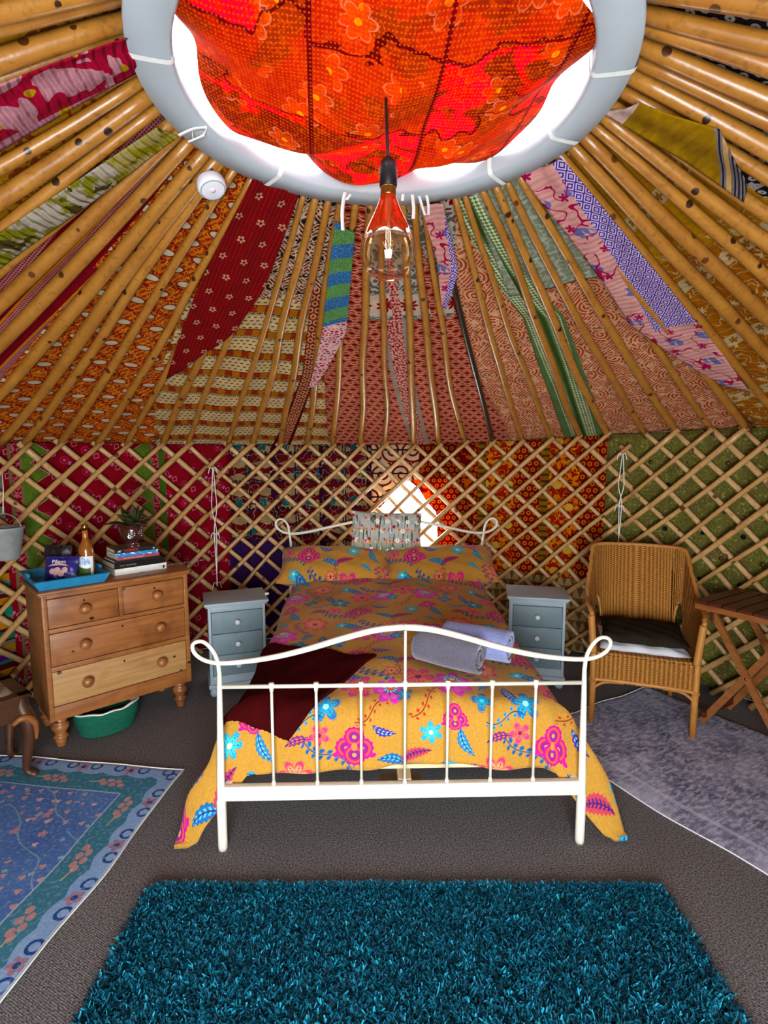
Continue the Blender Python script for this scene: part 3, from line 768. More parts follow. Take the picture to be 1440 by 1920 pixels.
FC = [
 ('hanging_cloth', 'crinkled pink and white cloth over poles left of the crown', 't_pinkwhite', [(-110, .02, -98.5, .02), (-108.8, .2, -96.5, .21), (-107, .5, -95, .5)], -.034),
 ('hanging_cloth', 'crinkled olive and white cloth over poles beside the crown', 't_olive', [(-82, .04, -75, .03), (-83.5, .3, -78, .32), (-85, .55, -79, .55)], -.034),
 ('hanging_cloth', 'pink cloth with purple lozenge border tapering down the right slope', 't_pink', [(49.5, .02, 63, .03), (51.5, .31, 62, .34), (51, .46, 61.2, .52), (58, .75, 60.5, .78)], -.034),
 ('hanging_cloth', 'yellow cloth ending in dark stripes beside the crown', 't_yellowstripe', [(83.5, .02, 92, .05), (85, .16, 95, .16), (84.6, .27, 87.5, .25)], -.036),
 ('hanging_cloth', 'blue and green striped strip with red and white tail', 't_sock', [(-16.1, .062, -9.3, .082), (-14.4, .372, -8.8, .369), (-15.2, .61, -14.2, .62)], -.045),
 ('hanging_cloth', 'short pink and purple strip hanging beside the light bulb', 't_pink', [(13.2, .025, 20.8, .025), (15.2, .15, 20.6, .188), (14.4, .29, 15.4, .30)], -.045),
]
for nm, lb, mt, rows, off in FC: roof_cloth(nm, lb, M[mt], rows, off, 18, 40, .01, 'cloths hung over the roof poles')

# ---------------------------------------------------------------- textiles on the wall
def wall_cloth(name, label, mat, a0, a1, top, bot, r=2.745, nu=40, nv=24):
    """top and bot: lists of heights across the width"""
    def fn(a, b):
        th = rad(a0 + (a1-a0)*a); zt = np.interp(a, np.linspace(0, 1, len(top)), top); zb = np.interp(a, np.linspace(0, 1, len(bot)), bot)
        z = zb + (zt - zb)*b
        return wallp(th, r + .010*math.sin(th*31 + z*2) + .006*math.sin(z*9 + th*12), z)
    def uvf(a, b):
        zt = np.interp(a, np.linspace(0, 1, len(top)), top); zb = np.interp(a, np.linspace(0, 1, len(bot)), bot)
        return (rad(a1-a0)*a*2.74, zb + (zt-zb)*b)
    v_, f_, u_ = sheet(nu, nv, fn, uvf); o = new_obj(name, v_, f_, mat, uvs=u_); solidify(o, .003)
    return tag(o, label, 'textile', 'textiles behind the lattice wall')
tp = lambda a0, a1: [ze(rad(a0 + (a1-a0)*k/4)) + .02 for k in range(5)]
WC = [
 ('multicoloured striped wool cloth behind the chest of drawers', 'w_stripes', -100, -55, tp(-100, -55), [0.02, .02], 2.750),
 ('red patterned cloth with green zigzag border behind the books', 'w_red', -58, -26.6, tp(-58, -26.6), [.02, .02], 2.742),
 ('maroon, cream and teal tribal cloth behind the bed head', 'w_tribal', -27.2, -1.8, tp(-27, -2), [.02, .02], 2.748),
 ('dark purple cloth low behind the white bedside cabinet', 'w_purple', -27, -16.5, [.88, .86], [.02, .02], 2.738),
 ('cream cloth with red swirls beside the window', 'w_swirl', -2.2, 6.2, tp(-2, 6), [1.02, 1.18, 1.33, 1.36], 2.742),
 ('dark red cloth with small rings lit from the window', 'w_rings', 4.6, 17, tp(4.6, 17), [1.34, 1.28, 1.16, 1.08, 0.02, .02, .02, .02, .02], 2.748),
 ('red cloth with orange flowers and pale discs', 'w_floral', 15.8, 37.2, tp(16, 37), [.02, .02], 2.742),
 ('olive green tufted cloth behind the wicker chair', 'w_olive', 36.6, 100, tp(36.6, 100), [.02, .02], 2.750),
]
for lb, mt, a0, a1, top, bot, r in WC: wall_cloth('wall_cloth', lb, M[mt], a0, a1, top, bot, r)
# buttons on the olive cloth
# ---------------------------------------------------------------- lattice wall, each lath a part
lat = empty('wall_lattice', (CX, CY, 0)); tag(lat, 'hazel lattice wall of crossed laths', kind='structure')
pl = np.random.default_rng(5)
def lath(th0, z0, direction, amin, amax, r, mat):
    slope = 1.08   # arc run per height
    pts = []; tot = z0 - .01
    wob = pl.uniform(-1, 1, 4); N = 18
    for k in range(N + 1):
        z = z0 - tot*k/N; th = th0 + direction*(z0 - z)*slope/2.7
        th += (.007*wob[0]*math.sin(3*k/N*PI) + .003*wob[1]*math.sin(5*k/N*PI + wob[2]))
        if amin <= th <= amax: pts.append(wallp(th, r + .003*wob[3], z))
    if len(pts) < 3: return
    rr = .0178 + .003*wob[3]
    o = new_obj('lath', *tube(pts, [rr*1.0, rr*1.05, rr*.95, rr], 7), mat, center=False)
    o.parent = lat; o.matrix_parent_inverse = Matrix.Translation(-Vector(lat.location))
step = 4.73
tops = [-55.7 - step*k for k in range(10, 0, -1)] + seen + [55.7 + step*k for k in range(1, 11)]
panels = [(-102, -28.6), (-30.6, 41.4), (39.2, 102)]
ext = [tops[0] - step*k for k in range(10, 0, -1)] + tops + [tops[-1] + step*k for k in range(1, 11)]
for (p0, p1) in panels:
    for a in ext:
        for d in (-1, 1):
            # d=-1 leans down to the left (front layer), d=+1 leans down to the right (rear layer)
            lath(rad(a) + (-d)*rad(.55), ze(rad(a)) + .03 + pl.uniform(-.012, .012), d, rad(p0), rad(p1), 2.655 if d < 0 else 2.695, M['lath'] if d < 0 else M['lath_back'])

# cords that tie the lattice sections
def cord(name, label, a, z1, z0, group=None):
    t = tag(empty(name, wallp(rad(a), 2.62, z0)), label, 'cord', group)
    base = np.array(t.location)
    for k, dx in enumerate((-.018, .016)):
        pts = [wallp(rad(a) + (dx*math.sin(PI*j/6)*(1 if j < 3 else -.6) + .006*k)/2.6, 2.615, z1 + (z0 - z1)*j/6) - base for j in range(7)]
        new_obj('strand', *tube(smoothpath(pts, 24), .0032, 5), M['white_cotton'], t)
    for z in (z1, (z1*.45 + z0*.55), z0 + .02):
        kn = MB()
        for q in (-1, 1): kn.add(tube(smoothpath([wallp(rad(a) + q*.0, 2.612, z) - base, wallp(rad(a) + q*.008, 2.606, z + .012) - base, wallp(rad(a) + q*.013, 2.612, z - .035) - base], 8), .003, 5))
        kn.build('knot', M['white_cotton'], t)
cord('lattice_cord', 'white cord tying the lattice above the left bedside cabinet', -29.9, 1.46, .55, 'cords tying the lattice')
cord('lattice_cord', 'white cord tying the lattice above the wicker chair', 40.2, 1.57, .90, 'cords tying the lattice')
# ================================================================ bed
BED = (0.077, 2.005, 0.0); BRZ = rad(1.6)
bed = tag(empty('bed_frame', BED, BRZ), 'cream white metal bed frame with scrolled ends and thin spindles', 'bed')
WM = M['white_metal']
def bx(px, py): return ((px - 752)/483.0, 0.0, .92 - (py - 1175)/480.0)
half = [(755, 1175), (700, 1180), (640, 1195), (580, 1213), (520, 1228), (465, 1237), (412, 1241), (382, 1236), (364, 1224), (358, 1210), (363, 1201), (376, 1199), (388, 1207), (398, 1222), (404, 1240), (406, 1262)]
fp = [np.array(bx(*q)) for q in half]; fp[0][0] = 0
for s in (-1, 1):
    mir = np.array([(-s*p[0], p[1], p[2]) for p in fp])
    pth = smoothpath(mir, 90)
    new_obj('foot_rail', *tube(pth, [.0125, .0125, .0115, .0095, .008, .0075, .0075, .008, .0085], 10), WM, bed)
    x = s*.722
    new_obj('foot_post', *tube([(s*.716, 0, .745), (s*.719, 0, .62), (s*.722, 0, .45), (s*.726, 0, .30), (s*.727, 0, .215), (s*.727, 0, .21), (s*.727, 0, .012), (s*.727, 0, 0)], [.0085, .011, .0135, .0155, .0165, .0190, .0190, .017], 14), WM, bed)
new_obj('foot_middle_rail', *tube([(-.72, 0, .686), (.72, 0, .686)], .0085, 8), WM, bed)
new_obj('foot_lower_rail', *box(-.715, .715, -.014, .014, .216, .276, .003), WM, bed)
for i, px in enumerate((505, 588, 672, 755, 836, 920, 1003)):
    x = (px - 752)/478.0
    mb = MB().add(tube([(x, 0, .272), (x, 0, .905 if i == 3 else .69)], .0058, 8)).add(tube([(x, 0, .664), (x, 0, .70)], [.0075, .011, .011], 8)).add(tube([(x, 0, .276), (x, 0, .292)], [.010, .007], 8))
    mb.build('spindle', WM, bed)
HY = 1.95
hp = [(0, HY, 1.10), (-.15, HY, 1.09), (-.38, HY, 1.045), (-.58, HY, 1.0), (-.70, HY, .985), (-.78, HY, 1.0), (-.825, HY, 1.04), (-.822, HY, 1.08), (-.785, HY, 1.095), (-.745, HY, 1.06), (-.73, HY, .99), (-.72, HY, .90)]
for s in (-1, 1):
    new_obj('head_rail', *tube(smoothpath([(-p[0]*s, p[1], p[2]) for p in hp], 70), [.011, .011, .010, .009, .008, .008], 8), WM, bed)
    new_obj('head_post', *tube([(s*.72, HY, .93), (s*.724, HY, .6), (s*.727, HY, .3), (s*.727, HY, 0)], [.0085, .012, .016, .019], 12), WM, bed)
    new_obj('side_rail', *box(s*.70-.014, s*.70+.014, .01, HY-.01, .216, .276, .002), WM, bed)
new_obj('head_lower_rail', *box(-.715, .715, HY-.012, HY+.012, .216, .276, .003), WM, bed)
new_obj('head_middle_rail', *tube([(-.72, HY, .74), (.72, HY, .74)], .0085, 8), WM, bed)
for i in range(7):
    x = -.52 + i*.173; new_obj('spindle', *tube([(x, HY, .27), (x, HY, .74)], .0055, 6), WM, bed)
for k in range(11): new_obj('slat', *box(-.69, .69, .09 + k*.175, .16 + k*.175, .278, .296, .002), M['raw_wood'], bed, False)
new_obj('support_beam', *box(-.02, .035, .02, HY-.02, .205, .277, .002), M['raw_wood'], bed, False)
new_obj('support_leg', *box(-.09, .09, .10, .18, .180, .204, .002), M['raw_wood'], bed, False)
new_obj('support_foot', *box(-.02, .03, .95, 1.0, 0, .204, .002), M['raw_wood'], bed, False)

def bedw(p):   # bed space to world
    c, s = math.cos(BRZ), math.sin(BRZ); return (BED[0] + p[0]*c - p[1]*s, BED[1] + p[0]*s + p[1]*c, p[2])
def pillow_mesh(w, h, t, nu=28, nv=20, sag=.0):
    """closed cushion, w along x, h along y, thickness t"""
    vs_, fs, uv = [], [], []
    def prof(a, b):
        x = a*2-1; y = b*2-1
        k = max(0, (1 - abs(x)**3.2))*max(0, (1 - abs(y)**3.2)); return t/2*k**.5
    for side in (1, -1):
        base = len(vs_)
        for j in range(nv+1):
            for i in range(nu+1):
                a, b = i/nu, j/nv; x = a*2-1; y = b*2-1
                cx = x*w/2*(1 - .05*(1 - abs(y))*abs(x)**2 ); cy = y*h/2*(1 - .06*(1 - abs(x))*abs(y)**2)
                wr = .006*math.sin(x*9 + y*4)*math.sin(y*7)
                vs_.append((cx, cy, side*prof(a, b) + wr)); uv.append((a*w, b*h))
        for j in range(nv):
            for i in range(nu):
                k = base + j*(nu+1) + i; q = (k, k+1, k+nu+2, k+nu+1); fs.append(q if side > 0 else q[::-1])
    return vs_, fs, uv
def place(name, vfu, mat, loc, rot, label, cat, group=None):
    o = new_obj(name, vfu[0], vfu[1], mat, None, True, vfu[2] if len(vfu) > 2 else None, center=False)
    o.location = loc; o.rotation_euler = rot
    return tag(o, label, cat, group)

mat_o = empty('mattress', bedw((0, 1.0, .296)), BRZ)
tag(mat_o, 'white mattress under the flowered duvet', 'mattress')
new_obj('mattress_body', *box(-.64, .64, -.88, .88, 0, .20, .04), M['white_cotton'], mat_o)
pg = MB()
for z in (.03, .17): pg.add(tube([(-.641, -.84, z), (-.60, -.881, z), (.60, -.881, z), (.641, -.84, z)], .004, 6))
pg.build('mattress_piping', M['white_cotton'], mat_o)

# duvet: a square of cloth laid over a rounded box and hanging at sides, foot and corners
def edge_(d, r):
    if d <= 0: return d, 0.0
    if d < r*PI/2: return r*math.sin(d/r), r*(1 - math.cos(d/r))
    return r, r + d - r*PI/2
DA, DR, DY0, DTOP = .675, .075, .045, .575
def drape(s, t, lift=0.0):
    sg = 1 if s >= 0 else -1
    r = DR + lift; ds = abs(s) - (DA - DR); df = (DY0 + DR) - t
    top = DTOP + lift + .10*max(0, min(1, (t - .5)/1.1))
    puff = .05*max(0, 1 - (s/.72)**2)*min(1, max(0, (t - .02)/.35)) + .012*math.sin(s*7 + t*5)*math.sin(t*6) + .006*math.sin(s*17 - t*9)
    if ds <= 0 and df <= 0: return (s, t, top + puff)
    a, b = max(ds, 0), max(df, 0); d = math.hypot(a, b); ph = math.atan2(b, a)
    o, dn = edge_(d, r)
    fl = math.sin(2*ph)**1.5 if 0 < ph < PI/2 else 0
    o2 = o + fl*.40*max(0, d - .05) + .010*math.sin(s*24 + t*9)*min(1, dn*4)
    x = (DA - DR) + max(o2*math.cos(ph)*(1 + .35*fl), 0) if ds > 0 else abs(s)
    if ds > 0 and df <= 0: x += .05*min(1, dn*3) + .012*math.sin(t*11)*min(1, dn*4); y = t
    elif df > 0:
        y = (DY0 + DR) - o2*math.sin(ph)*(1 - .45*fl)
        if ds <= 0: x = abs(s); y += .010*math.sin(s*13)*min(1, dn*3)
    else: y = t
    if 0 < ph < PI/2: x += .05*min(1, dn*3)*math.cos(ph)
    z = top + puff*math.exp(-dn*8) - dn
    return (sg*x, y, max(z, .022 + lift + .01*fl))
S0, T0, T1 = 1.04, -.19, 1.66
def dfn(a, b):
    s = -S0 + 2*S0*a; t = T0 + (T1 - T0)*b
    if t < DY0: t = t + .018*math.sin(s*6 + 1)*(DY0 - t)/.25 - .20*((DY0 - t)/.235)*max(0, min(1, (abs(s) - .66)/.30))
    return drape(s, t)
v_, f_, u_ = sheet(120, 110, dfn, lambda a, b: (-S0 + 2*S0*a, T0 + (T1 - T0)*b))
dv = new_obj('duvet', v_, f_, M['duvet'], None, True, u_, center=False); dv.location = BED; dv.rotation_euler = (0, 0, BRZ); solidify(dv, .018, -1)
tag(dv, 'ochre duvet printed with large pink and teal flowers', 'duvet')
# turned back hem near the pillows
v_, f_, u_ = sheet(60, 10, lambda a, b: (lambda p: (p[0], 1.665 + .03*math.cos(b*PI), p[2] + .004 + .028*math.sin(b*PI)))(drape(-.72 + 1.44*a, 1.65)), lambda a, b: (a*1.44, b*.1 + .2))
hm = new_obj('duvet_hem', v_, f_, M['duvet'], dv, True, u_)

# dark red knitted throw over the foot corner
TQ = [(-.72, .70), (-.10, .42), (-.46, -.07), (-.90, .10)]
def tfn(a, b):
    p = [(1-a)*(1-b), a*(1-b), a*b, (1-a)*b]; s = sum(w*q[0] for w, q in zip(p, TQ)); t = sum(w*q[1] for w, q in zip(p, TQ))
    x, y, z = drape(s, t, .012); return (x, y, z + .006*math.sin(a*22 + b*9)*.6 + .002*math.sin(a*150))
v_, f_, u_ = sheet(60, 60, tfn, lambda a, b: (a*.7, b*.55))
th_ = new_obj('throw_blanket', v_, f_, M['knit'], None, True, u_, center=False); th_.location = BED; th_.rotation_euler = (0, 0, BRZ); solidify(th_, .012, 1)
tag(th_, 'dark red knitted throw over the foot of the bed', 'blanket')

# pillows
for s, lb in ((-1, 'ochre flowered pillow on the side of the chest of drawers'), (1, 'ochre flowered pillow on the side of the wicker chair')):
    w = bedw((s*.376, 1.765, .775)); place('pillow', pillow_mesh(.80, .37, .20), M['pillow_print'], w, (rad(30), rad(s*-1.5), BRZ + rad(-s*1.0)), lb, 'pillow', 'flowered pillows')
w = bedw((-.005, 1.885, 1.01)); place('cushion', pillow_mesh(.52, .29, .11), M['cushion'], w, (rad(72), rad(2), BRZ), 'small grey cushion printed with meadow flowers', 'cushion')

# rolled towels
def towel(label, mat, loc, rz, L, R0):
    t = tag(empty('rolled_towel', loc, rz), label, 'towel', 'rolled towels on the bed')
    turns = 2.6
    def fn(a, b):
        ang = a*turns*2*PI; r = R0*(.20 + .74*a) + .002*math.sin(ang*2.3 + b*6); x = (b - .5)*(L + .012*math.sin(a*9))
        return (x, r*math.cos(ang + 1.2), R0*.97 + r*math.sin(ang + 1.2)*(.97))
    v_, f_, u_ = sheet(110, 14, fn); o = new_obj('towel_cloth', v_, f_, mat, t); solidify(o, R0*.2, 0)
    new_obj('hem', *tube([fn(.999, .03 + .94*k/20) for k in range(21)], .0045, 6), mat, t)
towel('rolled grey towel in front of the blue one', M['towel_grey'], (.295, 2.320, .632), rad(-34), .30, .078)
towel('rolled blue towel behind the grey one', M['towel_blue'], (.445, 2.440, .632), rad(-30), .31, .080)

# ================================================================ chest of drawers
CH = (-1.486, 2.94, 0); CRZ = rad(43.4)
ch = tag(empty('chest_of_drawers', CH, CRZ), 'waxed pine chest of drawers with round wooden knobs', 'chest of drawers')
P_ = M['pine']; W_, D_ = .385, .42
new_obj('carcass', *(lambda m: (m.v, m.f))(MB().add(box(-W_, -W_+.024, 0, D_, .165, .852, .003)).add(box(W_-.024, W_, 0, D_, .165, .852, .003)).add(box(-W_+.02, W_-.02, D_-.015, D_-.002, .17, .85))
    .add(box(-W_+.02, W_-.02, .004, D_-.02, .165, .242, .002)).add(box(-W_+.02, W_-.02, .004, .05, .437, .462, .002)).add(box(-W_+.02, W_-.02, .004, .05, .645, .668, .002)).add(box(-W_+.02, W_-.02, .004, .05, .832, .853, .002)).add(box(-.012, .012, .004, .05, .66, .84, .002))), P_, ch)
new_obj('chest_top', *(lambda m: (m.v, m.f))(MB().add(box(-W_-.02, W_+.02, -.022, D_+.005, .858, .876, .006)).add(box(-W_-.01, W_+.01, -.012, D_, .850, .860, .003))), P_, ch)
def knob(parent, x, z, r=.030, y=0.0):
    pr = [(.010, 0), (.010, .012), (r*.6, .016), (r*.95, .024), (r, .034), (r*.86, .046), (r*.5, .053), (.001, .055)]
    v, f = lathe(pr, 18, True, False); v = np.array(v); v = np.c_[v[:, 0] + x, y - v[:, 2], v[:, 1] + z]
    return new_obj('knob', v, f, M['pine'], parent)
def drawer(x0, x1, z0, z1, knobs, mat):
    d = new_obj('drawer', *box(x0, x1, .006, .36, z0, z1, .003), mat, ch)
    for k in knobs: knob(d, k, (z0+z1)/2 + .005, .029, .006)
    v, f = box(-.004, .004, -.001, .006, -.008, .004); c = (x0+x1)/2; new_obj('keyhole', np.array(v) + (c, .006, z1 - .03), f, M['black_plastic'], d)
drawer(-W_+.026, -.014, .671, .828, [-.19], P_); drawer(.014, W_-.026, .671, .828, [.19], P_)
drawer(-W_+.026, W_-.026, .465, .641, [-.2, .2], P_); drawer(-W_+.026, W_-.026, .246, .433, [-.2, .2], M['pine_pale'])
ft = [(.020, 0), (.022, .004), (.030, .040), (.028, .044), (.038, .052), (.040, .058), (.030, .066), (.026, .074), (.040, .098), (.045, .112), (.040, .128), (.028, .138), (.034, .144), (.038, .152), (.030, .158), (.030, .168)]
for sx in (-1, 1):
    for y in (.055, D_-.06):
        v, f = lathe(ft, 20); new_obj('foot', np.array(v) + (sx*(W_-.055), y, 0), f, P_, ch)
def chw(x, y, z):
    c, s = math.cos(CRZ), math.sin(CRZ); return (CH[0] + x*c - y*s, CH[1] + x*s + y*c, z)

# tray
TZ = .877
tr_ = tag(empty('serving_tray', chw(-.232, .190, TZ), CRZ), 'bright blue wooden tray with slanted sides on the chest', 'tray')
g = G('blue_painted_wood'); nb = g.noise(g.ob(), 24, 4); M['blue'] = g.end(g.mix(nb, '#16628C', '#2F97C4'), .5, .35)
tw, td, thh, sl = .180, .20, .05, .025
new_obj('tray_base', *box(-tw+sl, tw-sl, -td+sl, td-sl, 0, .008, .001), M['blue'], tr_)
def slab4(pts, t):
    """quad with thickness"""
    p = [np.array(q, float) for q in pts]; n = np.cross(p[1]-p[0], p[3]-p[0]); n = n/np.linalg.norm(n)*t
    return [*p, *[q + n for q in p]], [(0, 1, 2, 3), (7, 6, 5, 4), (0, 4, 5, 1), (1, 5, 6, 2), (2, 6, 7, 3), (3, 7, 4, 0)]
B4 = [(-tw+sl, -td+sl), (tw-sl, -td+sl), (tw-sl, td-sl), (-tw+sl, td-sl)]; T4 = [(-tw, -td), (tw, -td), (tw, td), (-tw, td)]
for k in range(4):
    k2 = (k+1) % 4; hz = thh
    new_obj('tray_side', *slab4([(*B4[k], 0.001), (*B4[k2], 0.001), (*T4[k2], hz), (*T4[k], hz)], -.009), M['blue'], tr_, False)
for sx in (-1, 1):
    new_obj('tray_handle', *(lambda m: (m.v, m.f))(MB().add(tube([(sx*(tw-.004), -.05, thh+.014), (sx*(tw-.004), .05, thh+.014)], .0085, 8)).add(tube([(sx*(tw-.008), -.045, thh-.012), (sx*(tw-.004), -.045, thh+.014)], .005, 6)).add(tube([(sx*(tw-.008), .045, thh-.012), (sx*(tw-.004), .045, thh+.014)], .005, 6))), M['blue'], tr_)

# snack bags
def bag(name, label, mat, loc, rz, w, h, t, tilt):
    b = tag(empty(name, loc, 0, (tilt, 0, rz)), label, 'snack bag')
    def fn(sd):
        def q(a, v):
            x = a*2-1; k = (1 - abs(x)**3)*max(0, math.sin(PI*min(1, .06 + v*.9)))**.6
            return (x*w/2*(1 + .04*math.cos(v*PI*2)) + .004*math.sin(v*14), sd*t/2*k + .004*math.sin(x*8 + v*9), v*h)
        return q
    m = MB()
    for sd in (-1, 1):
        v_, f_, u_ = sheet(18, 22, fn(sd)); m.add((v_, f_ if sd < 0 else [q[::-1] for q in f_]))
    m.build('bag_body', mat, b)
    v_, f_, u_ = sheet(24, 2, lambda a, c: ((a-.5)*w*1.06, .004*math.cos(a*60), h - .004 + c*.018)); solidify(new_obj('sealed_edge', v_, f_, mat, b), .002)
    return b
g = G('black_foil'); M['foil_black'] = g.end(g.mix(g.noise(g.ob(), 18, 3), '#0A0808', '#1E1A1A'), .45, .5, bump=g.noise(g.ob(), 30, 3), bs=.4, bd=.01)
g = G('purple_blue_foil'); M['foil_blue'] = g.end(g.mix(g.noise(g.ob(), 14, 3), '#171048', '#2A2486'), .4, .5, bump=g.noise(g.ob(), 30, 3), bs=.4, bd=.01)
M['print_white'] = plain('white_print', '#E8E4DE', .6, .2, .02); M['print_pink'] = plain('pink_biscuit_print', '#C79A94', .6, .2, .12, 90); M['print_red'] = plain('red_print', '#D01E2C', .5, .3, .03)
b1 = bag('snack_bag', 'black snack bag standing upright at the back of the tray', M['foil_black'], chw(-.250, .235, TZ+.010), CRZ-.75, .15, .175, .06, rad(-4))
text('bag_lettering', 'Dragon', .017, M['print_white'], b1, (-.010, -.0335, .120), (PI/2, 0, 0))
for k, (x, l) in enumerate(((-.012, .05), (-.018, .06), (-.026, .072))):
    mm = MB(); xx = x
    while xx < x + l: wv = .006 + .006*((k*7 + int(xx*1000)) % 3)/2; mm.add(box(xx, xx+wv, -.0338, -.0325, .098 - k*.011, .1025 - k*.011)); xx += wv + .003
    mm.build('bag_small_print', M['print_white'], b1, False)
b2 = bag('snack_bag', 'purple blue snack bag slumped against the black bag', M['foil_blue'], chw(-.268, .120, TZ+.016), CRZ-.70, .17, .125, .06, rad(-18))
text('bag_lettering', 'Pillows', .026, M['print_white'], b2, (-.036, -.0335, .104), (PI/2, 0, .0))
v_, f_, u_ = sheet(16, 2, lambda a, c: (-.055 + a*.11, -.0338, .080 + .010*math.sin(a*PI) + (c - .5)*.012*math.sin(a*PI)**.7)); new_obj('bag_banner', v_, f_, M['print_pink'], b2)
for (x, z, r) in ((-.03, .052, .016), (-.005, .057, .018), (.016, .040, .017), (.034, .060, .016), (-.012, .041, .013)):
    v, f = lathe([(r, 0), (r, .003), (r*.9, .0045), (.001, .005)], 16); v = np.array(v); new_obj('printed_biscuit', np.c_[v[:, 0] + x, -.0325 - v[:, 2]*.5, v[:, 1] + z], f, M['print_pink'], b2)

# bottle
bt = tag(empty('juice_bottle', chw(-.125, .150, TZ+.010), CRZ), 'glass bottle of amber juice with a landscape label', 'bottle'); bt.scale = (1.06, 1.06, 1.14)
g = G('amber_juice_glass'); pz = g.xyz()[2]; M['amber'] = g.end(g.mix(pz < .205, '#A85F16', '#8E4E12'), .08, .5, coat=.6)
new_obj('bottle_glass', *lathe([(.034, 0), (.0375, .004), (.0375, .135), (.034, .155), (.022, .178), (.0145, .195), (.0135, .235), (.0155, .238), (.0155, .25), (.013, .255), (.011, .256)], 28), M['amber'], bt)
g = G('landscape_label'); u, v = g.uv(); c = g.mix(v > .44 + .05*g.m('SINE', u*7), '#5E7A28', '#EEF0F0'); c = g.mix((v > .58), c, g.mix(g.noise(g.vec(u*9, v*5), 1, 3) > .5, '#8AA6CC', '#DCE4EE')); c = g.mix((v < .42)*(g.noise(g.vec(u*30, v*12), 1, 2) > .55), c, '#2E4A16')
c = g.mix(g.lor(u < .16, u > .84, v > .95, v < .05), c, '#E8E8E4'); M['blabel'] = g.end(c, .5, .3)
v_, f_, u_ = sheet(20, 2, lambda a, b: (.0382*math.cos(-PI*.5 - .75 - 1.35 + a*2.7), .0382*math.sin(-PI*.5 - .75 - 1.35 + a*2.7), .012 + b*.098)); new_obj('bottle_label', v_, f_, M['blabel'], bt, True, u_)
new_obj('bottle_cap', *lathe([(.0165, .236), (.0165, .262), (.014, .265), (.001, .265)], 18), M['brass'], bt)

# books
BZ = .8765
BOOKS = [ # label, cover colour, width, depth, thickness, x offset, y offset, rot, text, text colour, text size
 ('thick white field guide at the bottom of the book pile', '#E9E6DE', .30, .21, .030, .160, .125, 0, 'The Natural History of the British Isles', '#8A8478', .0135),
 ('black hardback second from the bottom of the pile', '#0E0B0C', .295, .22, .026, .155, .125, .01, 'THE  UNIVERSE', '#8E8880', .012),
 ('thin dark book with pale pages in the middle of the pile', '#1A1612', .265, .20, .012, .145, .128, -.02, '', '', 0),
 ('dusty pink book below the blue one', '#A04450', .245, .19, .015, .150, .130, .015, 'THE ART OF COOKING', '#E6C4BE', .010),
 ('light blue book with white streaks below the topmost book', '#2E86BE', .24, .18, .017, .145, .132, 0, '', '', 0),
 ('black paperback with red title on top of the pile', '#17161A', .235, .17, .019, .135, .135, -.03, 'SCIENCE', '#E02030', .017),
]
z = BZ
M['pages'] = plain('book_pages', '#D6CBB0', .9, .1, .1, 80)
for lb, colr, w, d, t, x, y, rz, tx, tc, ts in BOOKS:
    t *= 1.25; ts *= 1.15; b = tag(empty('book', chw(x, y, z), CRZ + rz + rad(1)), lb, 'book', 'books piled on the chest')
    mat = plain('book_cover', colr, .4, .4, .08, 30)
    if 'light blue' in lb:
        g = G('blue_streaked_cover'); X = g.xyz(); nn = g.noise(g.vec(X[0]*30, X[2]*60 + X[0]*20), 1, 2); mat = g.end(g.mix(nn > .56, '#2A84BC', '#DCE8F2'), .35, .4)
    m = MB().add(box(-w/2, w/2, -.003, d, 0, .0022, 0)).add(box(-w/2, w/2, -.003, d, t-.0022, t, 0)).add(box(-w/2, w/2, -.004, -.001, 0, t, .0008))
    m.build('cover', mat, b, False)
    new_obj('pages', *box(-w/2+.004, w/2-.004, -.001, d-.005, .0022, t-.0022), M['pages'], b, False)
    if tx:
        tm = plain('spine_print', tc, .5, .3, .03); text('spine_lettering', tx, ts, tm, b, (-w/2 + (.03 if ts < .015 else .055), -.0046, t/2), (PI/2, 0, 0))
    if 'white field' in lb:
        new_obj('spine_emblem', *lathe([(.001, -.0003), (.014, 0), (.001, .0003)], 12), M['black_plastic'], b); b.children[-1].scale = (1.2, 1, .45); b.children[-1].rotation_euler = (PI/2, 0, 0); b.children[-1].location = (.10, -.0046, t/2)
        new_obj('spine_mark', *box(.126, .136, -.0048, -.0042, .006, .024), M['black_plastic'], b, False)
    if 'red title' in lb:
        v = [(-.100, -.0047, .004), (-.092, -.0047, .009), (-.083, -.0047, .006), (-.086, -.0047, .012), (-.078, -.0047, .017), (-.090, -.0047, .0145), (-.098, -.0047, .012)]
        new_obj('spine_bird', v, [tuple(range(7))], M['print_white'], b, False); new_obj('spine_mark', *box(.10, .108, -.0049, -.0042, .006, .014), M['print_white'], b, False)
    z += t + .0004
BTOP = z
# plant in a cut glass pot
pt = tag(empty('potted_plant', chw(.125, .15, BTOP), CRZ), 'dark leafy plant in a brown cut glass pot on the books', 'potted plant'); pt.scale = (1.22, 1.22, 1.30)
g = G('brown_cut_glass'); M['cutglass'] = g.end(g.mix(g.noise(g.ob(), 60, 2), '#1E0A08', '#4C241A'), .08, .6, bump=g.voro(g.ob(), 70), bs=.6, bd=.01, coat=.7)
prof = [(.030, 0), (.036, .006), (.030, .014), (.026, .022), (.040, .032), (.050, .042), (.053, .060), (.050, .064), (.052, .072), (.052, .108), (.049, .108), (.047, .07)]
new_obj('glass_pot', *lathe(prof, 24, True, False), M['cutglass'], pt); new_obj('soil', *lathe([(.048, .095), (.001, .098)], 16, False, False), M['mahogany'], pt)
pn = np.random.default_rng(3)
g = G('succulent_leaf'); M['succ'] = g.end(g.mix(g.noise(g.ob(), 24, 2), '#1A1608', '#3A4416'), .5, .4)
